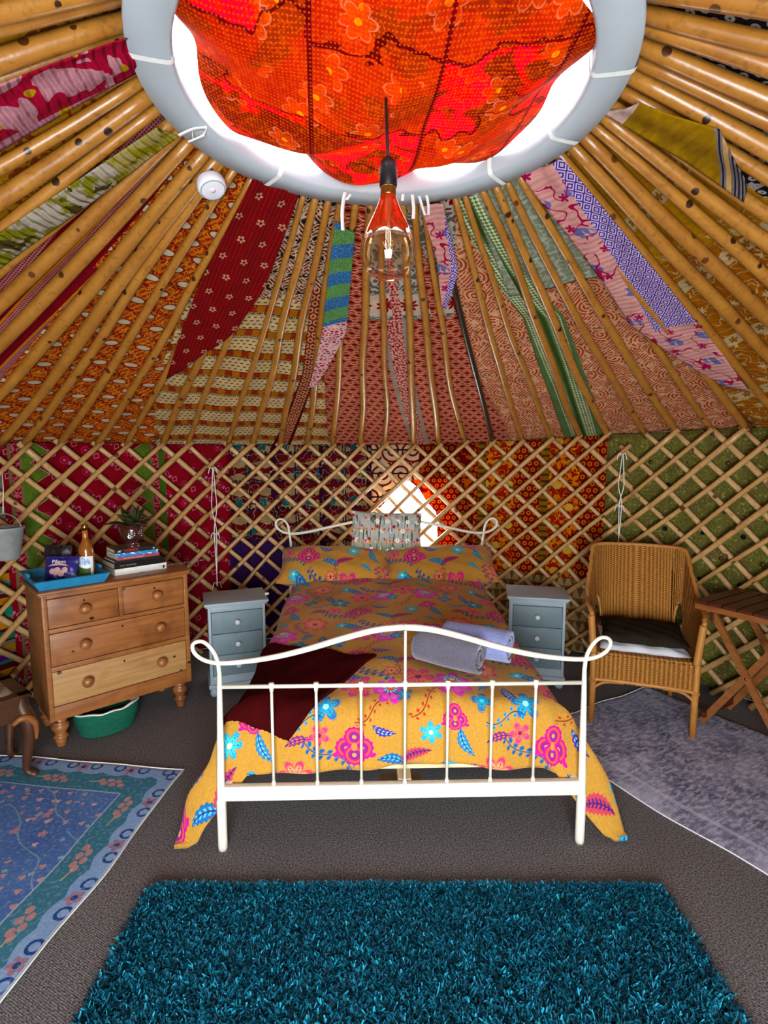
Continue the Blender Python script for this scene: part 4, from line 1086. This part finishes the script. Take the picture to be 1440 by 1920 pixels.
for k in range(22):
    a = k*2.4; L = .075 + .05*pn.random(); el = .35 + 1.0*pn.random(); w = .016 + .008*pn.random()
    def lf(p, q):
        r = .01 + L*q*math.cos(el) ; zz = .095 + L*q*math.sin(el) - .03*q*q*math.cos(el)
        x = (p-.5)*2*w*math.sin(PI*min(1, .1 + q*.88))**.8; c, s = math.cos(a), math.sin(a)
        return (r*c - x*s, r*s + x*c, zz + abs(p-.5)*.008)
    v_, f_, u_ = sheet(4, 7, lf); solidify(new_obj('leaf', v_, f_, M['succ'], pt), .003)

# green woven basket under the chest
bk = tag(empty('woven_basket', chw(-.09, .07, 0), CRZ), 'green woven oval basket with white lining under the chest', 'basket')
g = G('green_woven_rope'); xx, yy, zz = g.xyz(); M['grope'] = g.end(g.mix(g.noise(g.vec(xx*40, yy*40, zz*200), 1, 2), '#0A3A2C', '#1E6E54'), .85, .15)
prof = [(.001, .002), (.12, .002)]
for k in range(14): z0 = .006 + k*.0098; r = .140 + .03*min(1, k/9) ; prof += [(r-.0025, z0), (r+.003, z0+.0049)]
prof += [(.168, .146), (.160, .146), (.150, .02)]
v, f = lathe(prof, 40, False, False); v = np.array(v); v[:, 1] *= .72; new_obj('basket_wall', v, f, M['grope'], bk)
v, f = lathe([(.162, .142), (.176, .148), (.172, .152), (.150, .150), (.13, .13)], 40, False, False); v = np.array(v); v[:, 1] *= .72; v[:, 2] += .004*np.sin(np.arctan2(v[:, 1], v[:, 0])*7); new_obj('lining', v, f, M['white_cotton'], bk)

# ================================================================ bedside cabinets
def bedside(label, loc, rz):
    c = tag(empty('bedside_cabinet', loc, rz), label, 'bedside cabinet', 'painted bedside cabinets'); w, d = .18, .30; pp = M['pale_paint']
    m = MB().add(box(-w, -w+.018, 0, d, .07, .60, .002)).add(box(w-.018, w, 0, d, .07, .60, .002)).add(box(-w+.01, w-.01, d-.012, d, .07, .60)).add(box(-w+.01, w-.01, .004, d-.01, .07, .135, .002)).add(box(-w+.01, w-.01, .004, d-.01, .566, .60, .002))
    for z in (.276, .421): m.add(box(-w+.01, w-.01, .008, .04, z, z+.004))
    m.build('carcass', pp, c)
    new_obj('cabinet_top', *(lambda q: (q.v, q.f))(MB().add(box(-w-.022, w+.022, -.026, d+.004, .612, .630, .004)).add(box(-w-.012, w+.012, -.014, d, .60, .613, .003))), pp, c)
    new_obj('plinth', *box(-w-.010, w+.010, -.012, d, .058, .085, .004), pp, c)
    for z in (.137, .281, .426):
        dr_ = new_obj('drawer', *box(-w+.020, w-.020, -.004, .26, z, z+.138, .004), M['bedside_front'], c)
        v, f = lathe([(.007, 0), (.007, .010), (.014, .014), (.017, .022), (.014, .030), (.001, .033)], 16, True, False); v = np.array(v); new_obj('knob', np.c_[v[:, 0], -.004 - v[:, 2], v[:, 1] + z + .069], f, M['knob_white'], dr_)
    for sx in (-1, 1):
        for y in (.025, d-.03): v, f = lathe([(.020, 0), (.027, .010), (.030, .025), (.026, .042), (.018, .052), (.020, .060)], 16); new_obj('bun_foot', np.array(v) + (sx*(w-.025), y, 0), f, pp, c)
bedside('pale blue grey bedside cabinet between the chest and the bed', (-.957, 3.375, 0), rad(20))
bedside('pale blue grey bedside cabinet between the bed and the wicker chair', (1.030, 3.475, 0), rad(-12))
sm = tag(empty('matchbox', (-.795, 3.53, .6305), rad(20)), 'tiny cream box on the far corner of the bedside cabinet', 'box')
new_obj('box_sleeve', *box(-.012, .012, -.009, .009, 0, .014, .001), M['print_white'], sm); new_obj('box_drawer', *box(-.0135, .0135, -.008, .008, .002, .012, .001), M['pages'], sm)
# ================================================================ wicker chair
def m_wicker():
    g = G('honey_wicker'); u, v = g.uv(); a = g.m('SINE', u*(2*PI/.024)); b = g.m('SINE', v*(2*PI/.011) + g.m('FLOOR', u/.024)*PI)
    n = g.noise(g.vec(u*20, v*30), 1, 3); c = g.mix(g.ramp(a*.5 + b*.3, -.7, .8), '#6A380E', '#DC9C48'); c = g.mix(n*.5, c, '#AE6A22')
    return g.end(c, .5, .4, bump=a*.6 + b*.5, bs=.8, bd=.008)
M['wicker'] = m_wicker()
M['cane'] = plain('cane', '#B87830', .45, .4, .25, 18)
wc_ = tag(empty('wicker_armchair', (1.478, 2.915, 0), rad(-20)), 'honey coloured wicker armchair with charcoal seat cushion', 'armchair')
# local: x right, y back, front legs at y=0
HW = .255
for sx in (-1, 1):
    new_obj('front_leg', *tube([(sx*.265, 0, 0), (sx*.265, .005, .25), (sx*.268, .01, .45), (sx*.29, .03, .62)], [.017, .019, .019, .016], 10), M['cane'], wc_)
    new_obj('rear_leg', *tube([(sx*.23, .54, 0), (sx*.225, .48, .25), (sx*.22, .46, .42)], [.016, .018, .018], 10), M['cane'], wc_)
    m = MB()
    for z in (.255, .262, .269): m.add(tube([(sx*.265 + .021*math.cos(q*PI/8), .005 + .021*math.sin(q*PI/8), z) for q in range(17)], .0035, 5))
    m.build('binding', M['cane'], wc_)
def ribs(u): return .0035*math.cos(u*2*PI/.024)
# front apron and side aprons, woven
v_, f_, u_ = sheet(90, 14, lambda a, b: (-.25 + .5*a, -.006 - ribs(a*.5) , .275 + .15*b - .012*math.sin(a*PI)*(1-b)), lambda a, b: (a*.5, b*.15)); solidify(new_obj('front_apron', v_, f_, M['wicker'], wc_, True, u_), .008)
for sx in (-1, 1):
    v_, f_, u_ = sheet(90, 14, lambda a, b: (sx*(.26 - .03*a + ribs(a*.46)), .01 + .46*a, .275 + .15*b), lambda a, b: (a*.46, b*.15)); solidify(new_obj('side_apron', v_, f_, M['wicker'], wc_, True, u_), .008)
new_obj('front_rail', *tube(smoothpath([(-.262, -.004, .268), (-.12, -.008, .276), (.12, -.008, .276), (.262, -.004, .268)], 20), .012, 8), M['cane'], wc_)
new_obj('front_brace', *(lambda q: (q.v, q.f))(MB().add(tube(smoothpath([(-.262, -.002, .215), (-.20, -.004, .258), (-.10, -.006, .268)], 14), .009, 6)).add(tube(smoothpath([(.262, -.002, .215), (.20, -.004, .258), (.10, -.006, .268)], 14), .009, 6))), M['cane'], wc_)
v_, f_, u_ = sheet(24, 24, lambda a, b: (-.25 + .5*a, .47*b, .425), lambda a, b: (a*.5, b*.47)); solidify(new_obj('seat', v_, f_, M['wicker'], wc_, True, u_), .012)
# wrap-around shell: arms and back in one woven sheet, with an opening low on each side
def shell(a, b):
    # a 0..1 from front of one arm round the back to the other; plan is a rounded U that leans outwards
    t = a*2 - 1; at = abs(t); sg = 1 if t >= 0 else -1
    if at > .52:
        q = (at - .52)/.48; x0 = .245 + .02*q; y0 = .40 - .40*q
    else:
        q = at/.52; x0 = .245*math.sin(q*PI/2)**.8; y0 = .40 + .10*math.cos(q*PI/2)**.8
    topz = np.interp(at, [0, .40, .485, .50, .56, .64, .74, .88, .96, 1.0], [.968, .968, .96, .945, .85, .745, .690, .683, .675, .65])
    lean = np.interp(at, [0, .5, .7, 1.0], [.20, .18, .06, .03])
    fl = np.interp(at, [0, .40, .48, .56, .66, .85, 1.0], [.0, .02, .035, .06, .11, .11, .05])
    z = .425 + (topz - .425)*b
    k = (z - .425)/.56
    rr = ribs(a*1.55)
    x = sg*(x0 + fl*k*min(1, at/.4)); y = y0 + lean*k*(1 if at < .62 else max(0, 1 - (at-.62)/.3)) + (rr if at < .5 else 0)
    if at >= .5: x += sg*rr
    return (x, y, z)
def open_(a, b):
    at = abs(a*2-1); return not (((at - .45)/.13)**2 + ((b - .02)/.40)**2 < 1)
v_, f_, u_ = sheet(190, 34, shell, lambda a, b: (a*1.55, b*.45), open_); solidify(new_obj('woven_back_and_arms', v_, f_, M['wicker'], wc_, True, u_), .014)
new_obj('rolled_rim', *tube([shell(k/120, 1.0) for k in range(121)], .013, 8), M['wicker'], wc_)
for e_ in (0, 1): new_obj('arm_front', *tube([shell(e_, k/14) for k in range(15)], .020, 8), M['wicker'], wc_)
for sx in (-1, 1):
    m = MB().add(tube([(lambda at, b: shell(.5 + sx*at/2, b))(.45 + .13*math.cos(k*PI/20), .02 + .40*math.sin(k*PI/20)) for k in range(21)], .008, 6)); m.build('opening_binding', M['cane'], wc_)
# seat cushions
def chl(x, y, z):
    c, s = math.cos(rad(-20)), math.sin(rad(-20)); return (1.478 + x*c - y*s, 2.915 + x*s + y*c, z)
place('seat_pad', pillow_mesh(.47, .43, .055), M['cush_white'], chl(0, .205, .462), (0, 0, rad(-20)), 'flat white pad under the charcoal cushion on the wicker chair', 'seat pad')
place('seat_cushion', pillow_mesh(.46, .40, .075), M['cush_dark'], chl(.003, .205, .520), (rad(2), 0, rad(-20)), 'charcoal brown cushion on the wicker chair', 'cushion')

# ================================================================ folding table
ft_ = tag(empty('folding_table', (1.771, 2.991, 0), math.atan2(.53, .85)), 'dark slatted folding table beside the wicker chair', 'folding table')
# local x along the slats (towards the wall), local -y towards the viewer
TW, TL = .50, .62
for k in range(8):
    y0 = -.012 - k*(TL/8); new_obj('slat', *box(0, TW, y0 - TL/8 + .010, y0, .735, .752, .002), M['acacia_dark'], ft_, False)
for x in (.012, TW-.05): new_obj('top_batten', *box(x, x+.035, -TL+.01, -.012, .700, .734, .002), M['acacia'], ft_, False)
def plank(p, q, w, t, axis):
    p, q = np.array(p, float), np.array(q, float); d = q - p; L = np.linalg.norm(d); d /= L; ax = np.array(axis, float); n = np.cross(d, ax); n /= np.linalg.norm(n)
    v = []
    for (e, s1, s2) in [(e, s1, s2) for e in (0, 1) for s1, s2 in ((-1, -1), (1, -1), (1, 1), (-1, 1))]: v.append(p + d*L*e + n*s1*w/2 + ax*s2*t/2)
    return v, [(3, 2, 1, 0), (4, 5, 6, 7), (0, 1, 5, 4), (1, 2, 6, 5), (2, 3, 7, 6), (3, 0, 4, 7)]
for i, x in enumerate((.065, TW-.085)):
    xa, xb = (x, x + .022) if i == 0 else (x, x - .022)
    new_obj('leg', *plank((xb, -.06, .016), (xb, -.48, .70), .036, .019, (1, 0, 0)), M['acacia'], ft_, False)
    new_obj('leg', *plank((xa, -.08, .70), (xa, -.50, .016), .036, .019, (1, 0, 0)), M['acacia'], ft_, False)
    new_obj('bolt', *tube([(xa - .014, -.285, .365), (xa - .008, -.285, .365)], .008, 8), M['brass'], ft_)
new_obj('stretcher', *box(.05, TW-.05, -.090, -.070, .055, .090, .002), M['acacia_dark'], ft_, False); new_obj('stretcher', *box(.05, TW-.05, -.495, -.475, .055, .090, .002), M['acacia_dark'], ft_, False)
new_obj('cross_rail', *box(.045, TW-.045, -.10, -.08, .640, .695, .002), M['acacia_dark'], ft_, False)

# ================================================================ cabriole leg stool at the left edge
st = tag(empty('cabriole_stool', (-1.725, 2.47, 0), rad(51)), 'dark mahogany stool with cabriole legs and pale inset top', 'stool')
# local: corner of seat at (0,0); +x away to the wall, -x.. seat extends to -x and -y... built towards local -x and +y
SWd = .40
new_obj('seat_frame', *(lambda q: (q.v, q.f))(MB().add(box(-SWd, .0, 0, .03, .31, .42, .003)).add(box(-.03, 0, .0, .30, .31, .42, .003)).add(box(-SWd, -SWd+.03, 0, .30, .31, .42, .003)).add(box(-SWd, 0, .27, .30, .31, .42, .003)).add(box(-SWd-.012, .012, -.012, .042, .42, .434, .003)).add(box(-.045, .012, -.012, .312, .42, .434, .003)).add(box(-SWd-.012, .012, .26, .312, .42, .434, .003))), M['mahogany'], st)
g = G('pale_tapestry'); M['tapestry'] = g.end(g.mix(g.noise(g.ob(), 22, 3) > .52, '#B8AE96', '#8C866C'), .9, .1)
v_, f_, u_ = sheet(12, 12, lambda a, b: (-SWd+.03 + (SWd-.07)*a, .035 + .23*b, .428 + .025*math.sin(a*PI)*math.sin(b*PI))); new_obj('seat_pad', v_, f_, M['tapestry'], st)
def cab(cx, cy, dx, dy):
    pts = [(0, .42), (.006, .36), (.028, .30), (.034, .24), (.022, .15), (.008, .07), (.010, .03), (.040, .012), (.055, .010)]
    return tube(smoothpath([(cx + dx*o, cy + dy*o, z) for o, z in pts], 28), [.030, .034, .036, .032, .024, .018, .017, .018, .012], 10)
for cx, cy, dx, dy in ((-.03, .03, .75, -.65), (-SWd+.03, .03, -.75, -.65), (-.03, .27, .75, .65), (-SWd+.03, .27, -.75, .65)): new_obj('leg', *cab(cx, cy, dx, dy), M['mahogany'], st)
new_obj('carved_scroll', *tube(smoothpath([(-.075, -.008, .30), (-.045, -.015, .322), (-.01, -.018, .312), (.014, -.022, .27), (.012, -.024, .2)], 24), [.010, .016, .018, .014, .006], 8), M['acacia'], st)

# ================================================================ hanging bucket
hb = tag(empty('hanging_bucket', (-2.165, 3.0, .985)), 'galvanised metal bucket hanging by a thin cord at the lattice', 'bucket')
new_obj('bucket_body', *lathe([(.070, 0), (.073, .004), (.100, .17), (.105, .176), (.105, .184), (.098, .184), (.096, .17), (.070, .01)], 28, True, False), M['zinc'], hb)
new_obj('bucket_handle', *tube([(.100*math.cos(k*PI/14), .01, .165 + .095*math.sin(k*PI/14)) for k in range(15)], .0028, 6), M['zinc'], hb)
new_obj('bucket_cord', *tube([(0, .01, .26), (-.03, .07, .40), (-.05, .10, .50)], .0025, 5), M['white_cotton'], hb)

# ================================================================ rugs
def rug(name, label, mat, origin, e1, e2, L1, L2, wav=.006, z=.006, nu=70, nv=70):
    o = np.array(origin, float); e1 = np.array(e1)/np.hypot(*e1); e2 = np.array(e2)/np.hypot(*e2)
    def fn(a, b):
        w = wav*(math.sin(b*L2*7.3) + .6*math.sin(b*L2*15.1 + 1))*(1-a)**2 ; w2 = wav*(math.sin(a*L1*6.1) + .5*math.sin(a*L1*13))*(1-b)**2
        p = o + e1*(a*L1 + w) + e2*(b*L2 + w2)
        h = z + .007*max(0, math.sin(b*L2*7.3 + a*3)*math.exp(-a*9)) + .004*max(0, math.sin(a*L1*5 + b*4)*math.exp(-b*9))
        return (p[0], p[1], h)
    v_, f_, u_ = sheet(nu, nv, fn, lambda a, b: (a*L1, b*L2)); ob = new_obj(name, v_, f_, mat, None, True, u_); solidify(ob, .004, -1)
    tag(ob, label, 'rug'); return ob, fn
r1, fn1 = rug('floral_rug', 'blue rug with pink blossom sprigs and scalloped border', M['blue_rug'], (-1.000, 2.515), (-1.02, .13), (-.105, -1.1), 1.25, 1.55)
def binding(ob, fn, mat, sides):
    for s in sides:
        pts = [fn(0, k/60) if s == 'a' else fn(k/60, 0) for k in range(61)]; p = np.array(pts) - np.array(ob.location); p[:, 2] += .001
        new_obj('stitched_edge', *tube(p, .0026, 5), mat, ob)
binding(r1, fn1, M['white_cotton'], 'ab')
K = np.array((.805, 2.90)); r2, fn2 = rug('faded_rug', 'mottled lilac grey rug under the wicker chair', M['grey_rug'], K, (.52, -.855), (.87, .5), 1.45, 1.13, .008)
r2x = r2
binding(r2, fn2, M['white_cotton'], 'ab')

# teal shag rug
sh = tag(empty('shag_rug', (.09, 1.25, 0)), 'deep teal shaggy rug in front of the bed', 'rug')
X0, X1, Y0, Y1 = -.945, .920, -.65, .522
new_obj('rug_backing', *box(X0+.02, X1-.02, Y0, Y1-.02, 0.001, .012, .004), M['teal_base'], sh)
NT = 110000; rt = np.random.default_rng(21)
px = rt.uniform(X0, X1, NT); py = Y1 - (Y1 - Y0)*rt.random(NT)**1.5
px = np.where(py > Y1 - .03, px*.985, px)
ang = rt.uniform(0, 2*PI, NT); tl = rt.uniform(.010, .026, NT); L = rt.uniform(.018, .030, NT); w = rt.uniform(.0012, .0026, NT)
clump = np.sin(px*23 + np.sin(py*17)*2)*np.sin(py*27 + np.sin(px*13)*2); L *= 1 + .18*clump; ang += clump*1.2
dx, dy = np.cos(ang), np.sin(ang); nx, ny = -np.sin(ang + rt.uniform(-.8, .8, NT)), np.cos(ang + rt.uniform(-.8, .8, NT))
b0 = np.c_[px, py, np.full(NT, .008)]; m1 = np.c_[px + dx*tl*.45, py + dy*tl*.45, .008 + L*.62]; t1 = np.c_[px + dx*tl*1.1, py + dy*tl*1.1, .008 + L*.92]
sv = np.c_[nx, ny, np.zeros(NT)]*w[:, None]
vv = np.stack([b0 - sv*.8, b0 + sv*.8, m1 + sv*1.25, m1 - sv*1.25, t1 + sv*.8, t1 - sv*.8], 1).reshape(-1, 3); i0 = np.arange(NT)*6
ff = np.concatenate([np.c_[i0, i0+1, i0+2, i0+3], np.c_[i0+3, i0+2, i0+4, i0+5]])
pile = new_obj('pile', vv, ff.tolist(), M['teal'], sh); pile['kind'] = 'stuff'

# ================================================================ pendant bulb
BX, BY = .012, 1.60
pb = tag(empty('pendant_bulb', (BX, BY, 2.085)), 'large copper tinted glass filament bulb hanging from the crown', 'pendant light'); pb.scale = (1.1, 1.1, 1.0)
new_obj('flex', *tube(smoothpath([(0, 0, .32), (-.003, .01, .40), (-.006, .04, .52), (-.008, .09, .66)], 16), .0042, 8), M['black_plastic'], pb)
new_obj('socket', *lathe([(.005, .335), (.012, .330), (.0205, .318), (.0225, .300), (.0225, .256), (.0215, .254)], 24), M['black_plastic'], pb)
m = [(.0195, .256), (.0205, .250), (.0190, .246), (.0205, .241), (.0190, .237), (.0205, .232), (.019, .228)]
new_obj('screw_cap', *lathe(m, 24), M['brass'], pb)
g = G('copper_tinted_glass'); zc = g.xyz()[2]
trn = g.n.new('ShaderNodeBsdfTransparent'); g.put(trn.inputs[0], g.mix(g.ramp(zc, .10, .15), (.93, .86, .72, 1), (.95, .60, .48, 1)))
gls = g.n.new('ShaderNodeBsdfGlossy'); gls.inputs['Roughness'].default_value = .03; g.put(gls.inputs[0], g.mix(g.ramp(zc, .10, .15), (.95, .88, .75, 1), (.95, .55, .42, 1)))
lw = g.n.new('ShaderNodeLayerWeight'); lw.inputs[0].default_value = .35
fac = V(g, lw.outputs['Facing'])*.6 + .06 + .42*g.ramp(zc, .118, .124)
mx = g.n.new('ShaderNodeMixShader'); g.put(mx.inputs[0], fac); g.l.new(trn.outputs[0], mx.inputs[1]); g.l.new(gls.outputs[0], mx.inputs[2]); ou = g.n.new('ShaderNodeOutputMaterial'); g.l.new(mx.outputs[0], ou.inputs[0])
prof = [(.0005, 0), (.018, .002), (.038, .010), (.056, .026), (.068, .048), (.0735, .072), (.072, .095), (.066, .118), (.055, .145), (.043, .170), (.033, .192), (.0255, .212), (.021, .226), (.0185, .232)]
pp = smoothpath([(a, b, 0) for a, b in prof], 60); new_obj('glass_envelope', *lathe([(q[0], q[1]) for q in pp], 40, False, False), g.mat, pb)
g = G('clear_stem'); M['stem'] = g.end('#C8B8A0', .1, .5)
new_obj('stem', *lathe([(.014, .232), (.010, .20), (.006, .17), (.005, .10), (.007, .095), (.001, .09)], 12), M['stem'], pb)
fil = MB()
for k in range(6):
    a = k*PI/3; fil.add(tube([(.006*math.cos(a), .006*math.sin(a), .165), (.020*math.cos(a+.3), .020*math.sin(a+.3), .12), (.008*math.cos(a+.5), .008*math.sin(a+.5), .085)], .0007, 4))
fil.build('filament', M['brass'], pb)

# smoke alarm on a pole beside the crown
sp = roofp(rad(-57.0), .065, -.022)
sa = tag(empty('smoke_alarm', sp, 0, (rad(180 - 14), rad(-20), 0)), 'round white smoke alarm on a pole beside the crown ring', 'smoke alarm'); sa.scale = (1.2, 1.2, 1.2)
new_obj('alarm_body', *lathe([(.045, 0), (.047, .003), (.047, .022), (.044, .030), (.040, .032), (.001, .033)], 32), M['white_plastic'], sa)
new_obj('alarm_grille', *lathe([(.0405, .0322), (.041, .034), (.038, .0345), (.0375, .0322)], 32, False, False), M['pale_paint'], sa)
new_obj('test_button', *lathe([(.010, .033), (.0095, .035), (.001, .0355)], 16), M['white_plastic'], sa)

# red patchwork cloth slung under the crown opening
def crown(a, b):
    th = 2*PI*a; k = b
    rr = .585 + .028*math.cos(6*th + .9) + .020*math.cos(3*th) + .012*math.sin(11*th)
    x, y = rr*k*math.sin(th), rr*k*math.cos(th)
    sag = -.155*(1 - k**2.1) - .02*math.cos(6*th + .9)*k**3
    wr = .010*math.sin(x*14 + 2*math.sin(y*6)) + .014*math.sin((y*.9 + .35*x)*15 + 1.4*math.sin(x*5))
    return (x, y, .055 + sag + wr*(1 - .3*k))
v_, f_, u_ = sheet(160, 50, crown); cc = new_obj('crown_cloth', v_, f_, M['t_crown'], None, True, None, center=False); cc.location = (.0, CY + .02, 2.70)
tag(cc, 'translucent red and orange patchwork cloth slung under the crown opening', 'textile')

# white cotton ties on the ring
def tie(label, a, lst, rr=.62, z=2.69):
    t = tag(empty('cotton_tie', wallp(rad(a), rr, z)), label, 'tie', 'white ties on the crown ring'); b = np.array(t.location)
    ta = np.array([math.cos(rad(a)), -math.sin(rad(a)), 0]); ra = np.array([math.sin(rad(a)), math.cos(rad(a)), 0])
    for pts, w in lst:
        P = smoothpath([ta*p[0] + ra*p[1] + np.array([0, 0, p[2]]) for p in pts], 20)
        v_, f_, u_ = sheet(2, len(P)-1, lambda a_, b_: P[min(len(P)-1, int(round(b_*(len(P)-1))))] + (ta + .3*ra)*(a_-.5)*w); solidify(new_obj('tie_end', v_, f_, M['white_cotton'], t), .002)
tie('white cotton tie above the blue and green striped strip', -13.5, [([(0, 0, .03), (-.02, .01, -.005), (-.025, .05, -.06), (-.02, .07, -.13)], .016), ([(0, 0, .03), (.02, .01, .02), (-.01, .03, -.02)], .014)])
tie('white cotton tie above the pink and purple strip', 12.5, [([(-.02, 0, .03), (-.05, .0, .01), (-.06, .02, -.02)], .014), ([(-.02, 0, .03), (-.015, .04, -.04), (-.02, .06, -.08)], .014), ([(0, 0, .04), (.015, .06, -.02), (.025, .11, -.05)], .012), ([(.03, 0, .04), (.045, .06, -.02), (.04, .11, -.05)], .012)])
tie('white cotton tie knotted on the ring above the smoke alarm', -76, [([(0, 0, 0), (-.02, .04, -.01), (-.015, .10, -.02)], .016), ([(0, 0, .0), (.02, .03, -.01), (.01, .08, -.03)], .012), ([(-.01, .05, -.012), (.015, .06, -.02), (.018, .02, -.012)], .010)])
# tufted buttons of the olive wall cloth
for ob in bpy.data.objects:
    if ob.get('label', '').startswith('olive green tufted'): olv = ob
bn = np.random.default_rng(4)
for i in range(5):
    for j in range(6):
        a = 43.5 + i*5.0 + (j % 2)*2.5; z_ = 1.52 - j*.155
        p = wallp(rad(a), 2.742, z_) - np.array(olv.location); v, f = lathe([(.016, 0), (.014, .006), (.001, .010)], 10); v = np.array(v)
        n_ = np.array([-math.sin(rad(a)), -math.cos(rad(a)), 0]); t_ = np.array([math.cos(rad(a)), -math.sin(rad(a)), 0]); w_ = np.array([0, 0, 1])
        new_obj('button', [p + t_*q[0] + w_*q[1] + n_*q[2] for q in v], f, M['rubber_dark'] if j % 2 else M['mahogany'], olv)
# dark folded bag standing by the wall at the right
